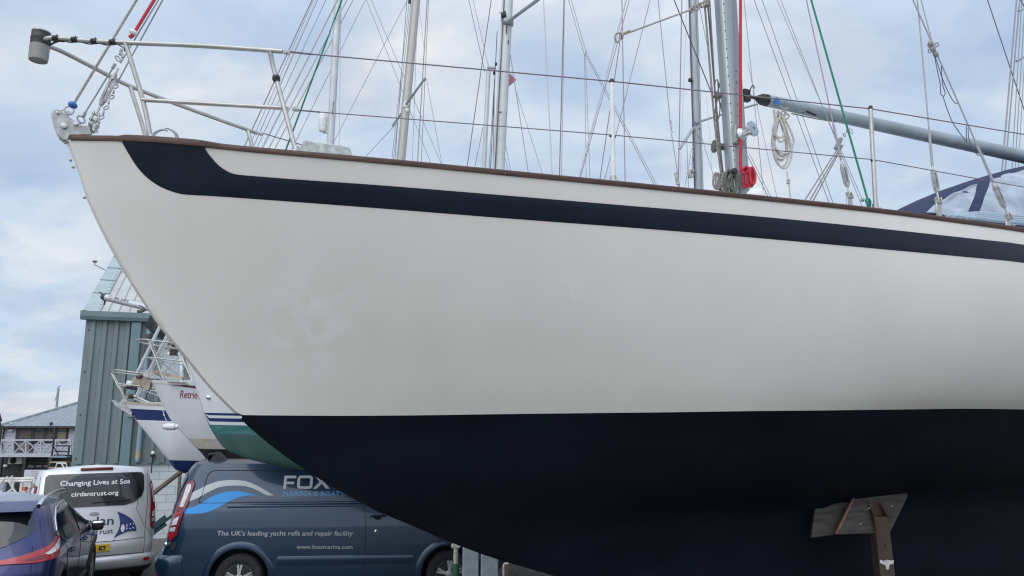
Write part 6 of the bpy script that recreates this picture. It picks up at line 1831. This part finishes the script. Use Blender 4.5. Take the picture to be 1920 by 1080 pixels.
    mb = MB(CM); c = s_(2.98, .965, .085); mb.box(c, (.10, .15, .12), None, .035, 3); mi = mb.build('door_mirror', black, car)
    mb = MB(CM); mb.box(c + Vector((.012, 0, .035)), (.105, .155, .07), None, .03, 3); mb.build('mirror_cap', chrome, mi)
rw_ = conform([(-.60, 1.20), (-.60, 1.36), (-.52, 1.43), (.52, 1.43), (.60, 1.36), (.64, 1.26), (.58, 1.19), (.40, 1.11), (.15, 1.06), (-.15, 1.06), (-.45, 1.12)], r2, .006, CM, rim=.01).build('rear_window', glass_dark, car)
mb = MB(CM); mb.grid([[Vector((x, y, h)) for y in lin(-.60, .60, 13)] for x, h in ((.48, 1.455), (.44, 1.47), (.50, 1.495), (.75, 1.56))]); mb.build('roof_spoiler', car_violet, car)
strip(r2, [(.70, .40), (.70, .86), (.66, 1.1)], .004, .0, CM).build('tailgate_seam', gap_black, car)
mb = MB(CM); mb.tube([r2(.05, 1.03, .03), r2(-.15, 1.05, .03), r2(-.45, 1.09, .025)], .012, 6); mb.build('rear_wiper', black, car)
mb = MB(CM)
rows = []
for k in range(31):
    c_ = -95 + 190 * k / 30; W_ = cb.wrap(-1) if c_ >= 0 else cb.wrap(1)
    rows.append([W_(abs(c_), h, o) for h, o in ((.24, .0), (.27, .03), (.42, .045), (.58, .035), (.64, .0))])
mb.grid(rows); mb.build('rear_bumper', car_violet, car, sharp=60)

# ================================================================== buildings
# --- green steel shed on a painted block base
SA = at(134, 870, 22.7); SD = Vector((math.cos(R(19)), math.sin(R(19)), 0)); SB = Vector((-SD.y, SD.x, 0))
hz0, hz1 = SA.z, at(155, 600, 22.7).z
Lw, Dp = 19.0, 26.0
shed = thing('steel_shed', 'large green ribbed steel shed with a pale sheet roof on a white block base', 'shed', Vector((SA.x, SA.y, gz(23))))
def sp(a, b_, z): q = SA + SD * a + SB * b_; return Vector((q.x, q.y, z))
# ribbed cladding
mb = MB(); prof_ = []
a = 0.0
while a < Lw:
    prof_ += [(a, 0), (a + .13, 0), (a + .16, .06), (a + .27, .06), (a + .30, 0)]
    a += .32
mb.grid([[sp(a, -d, hz0) for a, d in prof_], [sp(a, -d, hz1 + .05) for a, d in prof_]])
mb.grid([[sp(0, 0, hz0), sp(0, Dp, hz0)], [sp(0, 0, hz1), sp(0, Dp, hz1)]])
mb.build('cladding', shed_green, shed, flat=True)
mb = MB()
for j, zr in enumerate(lin(hz0 + .15, hz1 - .3, 7)):
    for k in range(0, 16): mb.box(sp(.10 + .72 * k + (.36 if j % 2 else 0), -.008, zr), (.035, .02, .035))
mb.build('cladding_fixing', letter_dark, shed)
mb = MB(); mb.prism([sp(.0, .05, gz(23) - .6), sp(Lw, .05, gz(23) - .6), sp(Lw, .05, hz0), sp(.0, .05, hz0)], SB * .3)
mb.build('block_wall', block_white, shed, flat=True)
mb = MB(); mb.prism([sp(-.02, -.02, hz0 - .05), sp(Lw, -.02, hz0 - .05), sp(Lw, -.02, hz0 + .04), sp(-.02, -.02, hz0 + .04)], SB * .08); mb.build('drip_flashing', gutter_green, shed)
# gutter
mb = MB(); gq = [(-.22, .0), (-.26, .10), (-.26, .26), (-.04, .26), (-.04, 0)]
mb.grid([[sp(a_, b_, hz1 + h) for b_, h in gq] for a_ in (-.12, Lw)], closed=True)
mb.prism([sp(-.12, b_, hz1 + h) for b_, h in gq], SD * -.006)
mb.build('gutter', gutter_green, shed, flat=True)
# roof: ribbed sheets with a broad verge flashing
rise, run = 4.5, 7.1
def rp(a, f, up=0.0): return sp(a, -.10 + (run + .1) * f, hz1 + .24 + rise * f + up)
mb = MB(); prof_ = []
a = .34
while a < Lw:
    prof_ += [(a, 0), (a + .16, 0), (a + .18, .05), (a + .24, .05), (a + .26, 0)]; a += .29
mb.grid([[rp(a, f, d) for a, d in prof_] for f in (0, .33, .66, 1)])
mb.grid([[sp(a, run * 2 - .0, hz1 + .2) for a, d in prof_], [rp(a, 1) for a, d in prof_]])
rf = mb.build('roof', roof_white, shed, flat=True)
mb = MB(); mb.grid([[rp(a, f, u) for a, u in ((-.10, -.18), (-.10, .05), (.36, .06), (.38, .03))] for f in (0, 1)]); vg = mb.build('verge_flashing', shed_trim, rf, flat=True)
mb = MB()
for f in lin(.16, .96, 7): mb.bar(rp(-.095, f, .064), rp(.36, f, .070), .035, .006, up=(0, 0, 1))
for f in lin(.02, .98, 30): mb.box(rp(.31, f, .066), (.03, .03, .012))
mb.build('flashing_joint', pipe_blue, vg)
mb = MB()
for f in (.40, .78):
    mb.bar(rp(.38, f, .044), rp(Lw, f, .044), .03, .008)
mb.build('sheet_lap', shed_trim, rf)
mb = MB(); pA = rp(-.1, .40, .05); mb.tube([pA, pA + Vector((-.32, 0, .16)), pA + Vector((-.40, 0, .18)), pA + Vector((-.40, 0, .30))], .018, 8); mb.lathe([(.06, .0), (.09, .03), (.05, .07)], pA + Vector((-.40, 0, .28)), (0, 0, 1), 12); mb.build('weather_sensor', grey_plastic, shed)
mb = MB(); mb.tube([sp(1.80, -.13, hz1 + .14), sp(1.78, -.13, hz1 - .4), sp(1.78, -.13, hz0 + .05)], .07, 10); pp = mb.build('downpipe', pipe_blue, shed)
mb = MB(); mb.cyl(sp(1.78, -.13, hz1 - .38), sp(1.78, -.13, hz1 - 1.15), .082, 10); mb.build('pipe_shoe', wire_dark, pp)
mb = MB(); mb.cyl(sp(1.78, -.13, hz0 + .16), sp(1.78, -.13, hz0 + .34), .074, 10); mb.build('pipe_sleeve', yellow_wood, pp)
mb = MB(); mb.bar(sp(1.42, -.10, hz0 - .35), sp(1.42, -.10, hz1 - .02), .26, .10, up=SB); mb.build('cover_strip', mat('shed_strip', (.15, .225, .24), .5, var=.05), shed)
mb = MB(); mb.box(sp(1.50, -.17, hz0 + 1.42), (.3, .06, .10), None, .01); mb.build('strip_clip', shed_green, shed)
mb = MB(); mb.ball(sp(2.20, -.25, hz0 + .30), .058, 12); lo = mb.build('globe_lamp', lamp_white, shed)
mb = MB(); mb.cyl(sp(2.20, -.25, hz0 - .30), sp(2.20, -.25, hz0 + .20), .018, 8); mb.cyl(sp(2.20, -.25, hz0 + .18), sp(2.20, -.25, hz0 + .26), .075, 12); mb.build('lamp_stem', black, lo)
p = at(293, 840, 23.2); mb = MB(); mb.box((p.x, SA.y + 2.2 * .34 - .02 + .25, p.z), (.34, .16, .12), None, .02); mb.build('bulkhead_lamp', lamp_white, shed)

# --- boarded house with a balcony
HY = 48.0
def hp(x, y, d=0.0): return at(x, y, HY - d)
hg = gz(HY)
hx0, hx1 = hp(6, 830).x, hp(235, 830).x
he = hp(6, 799).z; hb_ = hp(6, 853).z
house = thing('boarded_house', 'two storey house with pale boards above a black lower storey and a balcony', 'house', Vector(((hx0 + hx1) / 2, HY + 4, hg)))
mb = MB(); rows = []
z = hb_
zs_ = []
while z < he: zs_ += [(z, .03), (z + .19, 0)]; z += .195
zs_[-1] = (he, 0)
mb.grid([[Vector((hx0, HY - d, z)), Vector((hx1, HY - d, z))] for z, d in zs_])
mb.grid([[Vector((hx0, HY, hb_)), Vector((hx0, HY + 9, hb_))], [Vector((hx0, HY, he)), Vector((hx0, HY + 9, he))]])
mb.build('upper_wall', house_wall, house, flat=True)
mb = MB(); mb.box(((hx0 + hx1) / 2, HY + 4.55, (hb_ + hg - .5) / 2), (hx1 - hx0, 9.0, hb_ - hg + .5)); mb.build('lower_wall', house_black, house, flat=True)
ap = hp(142, 739); 
e0, e1 = Vector((hx0 - .25, HY - .35, he)), Vector((hx1, HY - .35, he))
rz = ap.z; rd_ = 4.6
r0 = Vector((hp(142, 739).x + .3, HY + rd_, rz + .36))
mb = MB()
n = 46
rows0, rows1 = [], []
for k in range(n * 2):
    x = e0.x + (e1.x - e0.x) * k / (n * 2 - 1)
    f = min(1.0, (x - e0.x) / (r0.x - e0.x))
    up_ = .035 if (k % 4) < 1 else 0
    rows0.append(Vector((x, e0.y, he + up_))); rows1.append(Vector((x, e0.y + (r0.y - e0.y) * f, he + (r0.z - he) * f + up_)))
mb.grid([rows0, rows1])
mb.grid([[e0, Vector((hx0 - .25, HY + 9.2, he))], [r0, r0 + Vector((0, .1, 0))]])
hr = mb.build('roof', house_roof, house, flat=True, recalc=False)
mb = MB(); mb.bar(e0 + Vector((-.02, 0, .04)), r0 + Vector((-.02, 0, .06)), .24, .10); mb.build('hip_capping', shed_trim, hr)
mb = MB(); mb.box(((hx0 + hx1) / 2 - .2, HY - .40, he - .06), (hx1 - hx0 + .5, .16, .14), None, .02); mb.cyl(Vector((hx0 + .02, HY - .12, he)), Vector((hx0 + .02, HY - .12, hb_)), .05, 8); mb.build('gutter', dark_trim, house)
def hrect(name, m, x0, y0, x1, y1, d, th=.05, parent=house):
    a_, b_ = hp(x0, y0, d), hp(x1, y1, d)
    mb = MB(); mb.box(((a_.x + b_.x) / 2, HY - d + th / 2, (a_.z + b_.z) / 2), (abs(b_.x - a_.x), th, abs(a_.z - b_.z)))
    return mb.build(name, m, parent, flat=True)
wf = hrect('window', dark_trim, 35, 799.5, 126, 831, .06)
hrect('pane', house_glass, 61, 803, 104, 829, .075, .02, wf)
hrect('pane', blind_tan, 106, 803, 122, 829, .075, .02, wf)
hrect('pane', poster_brown, 64, 810, 83, 827, .09, .02, wf); hrect('pane', poster_brown, 86, 811, 98, 826, .09, .02, wf)
for x in (60, 84, 104.5): hrect('mullion', dark_trim, x - .8, 800, x + .8, 831, .11, .03, wf)
hrect('transom_bar', dark_trim, 60, 808, 124, 809.4, .105, .03, wf)
df = hrect('door', dark_trim, 31, 800, 60, 847, .12)
hrect('pane', poster_brown, 38.5, 803, 57.5, 822, .135, .02, df); hrect('pane', blind_tan, 36, 830, 54, 845, .135, .02, df)
mb = MB(); c = hp(20.5, 805, .1); mb.lathe([(.155, 0), (.165, .03), (.12, .06), (.02, .08)], c, (0, -1, 0), 18); wl = mb.build('porch_lamp', lamp_white, house)
mb = MB(); mb.box(c + Vector((0, -.05, .06)), (.30, .10, .10), None, .02); mb.build('lamp_hood', dark_trim, wl)
mb = MB(); mb.box(hp(21, 792.5 + 1, .15), (.10, .12, .12), None, .02); mb.build('camera_housing', lamp_white, house)
mb = MB(); mb.box(hp(96, 795, .2), (.10, .2, .22), None, .02); mb.build('downlight', dark_trim, house)
# balcony
bz0, bz1 = hp(0, 852, 1.2), hp(0, 857, 1.2)
bal = MB(); bal.box((hp(44, 855, 1.2).x, HY - .6, (bz0.z + bz1.z) / 2), (hp(98, 855, 1.2).x - hp(-14, 855, 1.2).x, 1.2, bz0.z - bz1.z)); bal_o = bal.build('balcony', rail_grey, house)
y0, y1 = 825, 851
for xa, xb in ((-14, 2), (2, 25), (25, 49), (49, 77), (77, 105), (105, 133)):
    mb = MB()
    P00, P10, P01, P11 = hp(xa, y1, 1.15), hp(xb, y1, 1.15), hp(xa, y0, 1.15), hp(xb, y0, 1.15)
    for q0_, q1_ in ((P00, P11), (P10, P01)): mb.bar(q0_, q1_, .05, .06, up=(0, 1, 0))
    mb.bar(P01, P11, .10, .09, up=(0, 1, 0)); mb.bar(P00, P10, .06, .06, up=(0, 1, 0)); mb.bar(P10, P11, .08, .08, up=(0, 1, 0))
    mb.build('railing', rail_grey, bal_o)
mb = MB()
for x in (4, 48, 94): q = hp(x, 857, 1.1); mb.box((q.x, q.y, (q.z + hg) / 2 - .2), (.14, .14, q.z - hg + .4))
mb.build('balcony_post', dark_trim, bal_o)
ac = hrect('air_conditioner', ac_cream, 16, 857.5, 40, 870, .42, .36)
mb = MB(); c = hp(25, 863.5, .43); mb.lathe([(.19, 0), (.20, .015), (.02, .02)], c, (0, -1, 0), 20); mb.build('fan', gap_black, ac)
mb = MB(); mb.ball(hp(10, 873.5, .08), .15, 14, (1, .5, .55)); mb.build('wall_lamp', lamp_white, house)
for x in (58, 73, 87): hrect('vent', grey_plastic, x - 5, 872.5, x + 5, 876, .03, .03)
# mast top far behind the roofs
mb = MB(); q = at(109, 752, 62); mb.cyl(Vector((q.x, q.y, gz(62))), at(109.5, 728, 62), .09, 10); mb.tube([at(103, 752, 62), at(109, 732, 62)], .025, 6); mb.tube([at(107, 727, 62), at(114, 723.5, 62)], .03, 6)
tag(mb.build('distant_mast', alu_dark), 'thin far mast top rising behind the house roof', 'mast')
mb = MB()
for (x0, y0_, x1, y1_) in ((-2, 772, 3, 790), (-3, 770, 1, 800)): mb.tube([at(x0, y0_, 40), at(x1, y1_, 40)], .04, 6)
q = at(1, 812, 40); mb.cyl(Vector((q.x, q.y, gz(40))), Vector((q.x, q.y, q.z + .3)), .06, 8)
tag(mb.build('signal_post', dark_trim), 'dark thin post with slanted stays at the left edge beside the house', 'post')

# --- access steps, notice board, trestle frame, cone, beam, rails by the wall
Ys = 30.0
st_ = thing('boarding_steps', 'tall boarding steps with yellow treads standing before the house', 'steps', Vector((at(112, 900, Ys).x, Ys, gz(Ys))))
def foot_at(x, y, Y):
    p = at(x, y, Y); return Vector((p.x, p.y, gz(Y)))
mb = MB()
for (x0, y0_, x1) in ((104, 799, 92), (130, 835, 125)):
    mb.bar(at(x0, y0_, Ys), foot_at(x1, 880, Ys - .4), .045, .06, up=(0, 1, 0))
mb.bar(at(104, 836, Ys + .1), at(132, 836, Ys + .1), .05, .05); mb.bar(at(103, 846, Ys + .1), at(130, 847, Ys + .1), .05, .05); mb.bar(at(101, 838, Ys), at(110, 854, Ys), .03, .03)
mb.build('frame', letter_dark, st_)
for i, (x0, x1, y) in enumerate(((99, 129, 856.5), (97, 127, 866.5), (95, 125, 877), (93, 123, 889), (91, 121, 902))):
    mb = MB(); a_, b_ = at(x0, y, Ys - .15), at(x1, y, Ys - .15); mb.box(((a_.x + b_.x) / 2, Ys - .15, a_.z), (b_.x - a_.x, .28, .045)); mb.build('tread', yellow_wood if i else pipe_blue, st_)
mb = MB()
for P_ in (((103, 882), (107, 869), (124, 869), (127, 882)), ((114, 866), (120, 877))): mb.tube([at(x, y, Ys - .8) for x, y in P_], .03, 8)
P_ = [foot_at(102, 890, Ys - .8), at(103, 882, Ys - .8)]; mb.tube(P_, .03, 8); P_ = [foot_at(128, 890, Ys - .8), at(127, 882, Ys - .8)]; mb.tube(P_, .03, 8)
tag(mb.build('step_stool', white_plastic), 'low pale tubular step frame in front of the yellow treads', 'step stool')
Yb = 27.0
a_, b_ = at(47, 881, Yb), at(85, 913, Yb)
nb = thing('notice_board', 'white notice board with faint grey lines of text left of the silver minibus', 'notice board', Vector(((a_.x + b_.x) / 2, Yb, gz(Yb))))
mb = MB(); mb.box(((a_.x + b_.x) / 2, Yb, (a_.z + b_.z) / 2), (b_.x - a_.x, .05, a_.z - b_.z)); mb.build('panel', sign_white, nb)
mb = MB()
for k in range(7):
    y = 884 + k * 4; w0, w1 = (57, 71) if k % 3 == 0 else (58, 70) if k % 3 == 1 else (56, 68)
    p0_, p1_ = at(w0, y, Yb - .03), at(w1, y + 1.0, Yb - .03); mb.box(((p0_.x + p1_.x) / 2, Yb - .028, (p0_.z + p1_.z) / 2), (p1_.x - p0_.x, .004, p0_.z - p1_.z))
mb.build('text_line', sign_ink, nb)
mb = MB()
for x in (50, 82): p = at(x, 890, Yb + .06); mb.box((p.x, p.y, (p.z + gz(Yb)) / 2), (.07, .07, p.z - gz(Yb)))
mb.build('leg', rail_grey, nb)
Yt = 21.0
tr = thing('mast_trestle', 'white tubular mast section lying on a braced trestle frame at the left edge', 'trestle', Vector((at(30, 930, Yt).x, Yt, gz(Yt))))
mb = MB(); mb.cyl(at(-60, 899, Yt), at(61, 897.5, Yt), .042, 12); mb.cyl(at(-60, 903.5, Yt - .05), at(61, 902, Yt - .05), .032, 12); mb.box(at(64, 899.5, Yt), (.12, .10, .14), None, .02); mb.cyl(at(65, 897.5, Yt), at(75, 896.5, Yt), .05, 12); mb.build('mast_section', truss_white, tr)
for P_ in (((13, 893.5), (24, 916), (31, 925)), ((22, 892), (25, 904), (24, 915)), ((26, 915), (8, 927), (-6, 940)), ((-5, 920), (18, 931), (40, 934)), ((9, 897), (2, 906), (-6, 916)), ((20, 933), (29, 922), (31, 936))):
    mb = MB(); mb.tube([at(x, y, Yt - .2) for x, y in P_], .028, 8); mb.build('brace', truss_white, tr)
mb = MB(); mb.bar(at(-30, 934, Yt - .3), at(58, 933, Yt - .3), .07, .07); mb.build('brace', truss_white, tr)
for x in (-20, 6, 41, 57):
    mb = MB(); p = at(x, 905 if x > 30 else 934, Yt - .1); mb.bar(Vector((p.x, p.y, p.z)), Vector((p.x, p.y, gz(Yt))), .06, .06, up=(0, 1, 0)); mb.build('leg', truss_white, tr)
mb = MB(); mb.tube([at(48, 925, Yt - .2), at(56, 914, Yt - .2)], .02, 6); mb.tube([at(56, 935, Yt - .2), at(59, 914, Yt - .2)], .02, 6); mb.build('brace', truss_white, tr)
mb = MB(); p = at(6, 912, 22.5)
for k in range(2): pass
mb.lathe([(.075, 0), (.075, .20), (.045, .26), (.02, .30)], Vector((p.x, p.y, at(6, 922, 22.5).z)), (0, 0, 1), 12); mb.cyl(Vector((p.x, p.y, gz(22.5))), Vector((p.x, p.y, at(6, 922, 22.5).z)), .08, 12)
tag(mb.build('gas_bottle', post_grey), 'dull grey gas cylinder standing behind the trestle braces', 'gas cylinder')
Yc = 18.5
cp0 = at(44.5, 931, Yc)
root = thing('traffic_cone', 'orange and white traffic cone standing on a low black box left of the minibus', 'traffic cone', cp0)
hC = at(44.5, 912.5, Yc).z - cp0.z
mb = MB(); mb.box(cp0 + Vector((0, 0, .012)), (.16, .16, .024)); mb.lathe([(.060, .024), (.042, hC * .55)], cp0, (0, 0, 1), 18); mb.build('sleeve', cone_white, root)
mb = MB(); mb.lathe([(.043, hC * .55), (.024, hC), (.018, hC)], cp0, (0, 0, 1), 18); mb.build('tip', cone_orange, root)
bx = at(48, 931, Yc - .1); mb = MB(); mb.box((bx.x, Yc, (bx.z + gz(Yc)) / 2 - .002), (.30, .4, bx.z - gz(Yc)), None, .03)
tag(mb.build('storage_box', black), 'low black storage box carrying the traffic cone', 'box')
# leaning handrail and blue-green beam at the block wall
Yh = 20.0
h0_, h1_ = at(268, 940, Yh), at(318, 901, Yh)
hr_ = thing('stair_handrail', 'brown handrail sloping up across the white block wall between the two vans', 'handrail', foot_at(275, 940, Yh))
mb = MB(); mb.bar(h0_ + (h0_ - h1_) * .4, h1_ + (h1_ - h0_) * .5, .10, .13, up=(0, 1, 0), bev=.02); mb.build('rail', rail_wood, hr_)
mb = MB()
for f in (-.3, 1.4): p = h0_ + (h1_ - h0_) * f; mb.bar(p, Vector((p.x, p.y, gz(Yh))), .06, .06, up=(0, 1, 0))
mb.build('post', rail_wood, hr_)
mb = MB(); q0_, q1_ = at(262, 1012, 18.4), at(312, 975, 18.4)
mb.bar(q0_, q1_, .05, .12, up=(0, 1, 0)); mb.bar(q0_ + Vector((0, -.03, .07)), q1_ + Vector((0, -.03, .07)), .12, .02, up=(0, 1, 0)); mb.bar(q0_ + Vector((0, -.03, -.07)), q1_ + Vector((0, -.03, -.07)), .12, .02, up=(0, 1, 0))
p = q1_ + (q1_ - q0_) * .8; mb.bar(q1_, p, .05, .12, up=(0, 1, 0)); mb.bar(p, Vector((p.x, p.y, gz(18.4))), .10, .10, up=(0, 1, 0)); p = q0_; mb.bar(p, Vector((p.x, p.y, gz(18.4))), .10, .10, up=(0, 1, 0))
tag(mb.build('steel_beam', teal_steel), 'dark teal steel beam sloping behind the blue van below the handrail', 'beam')
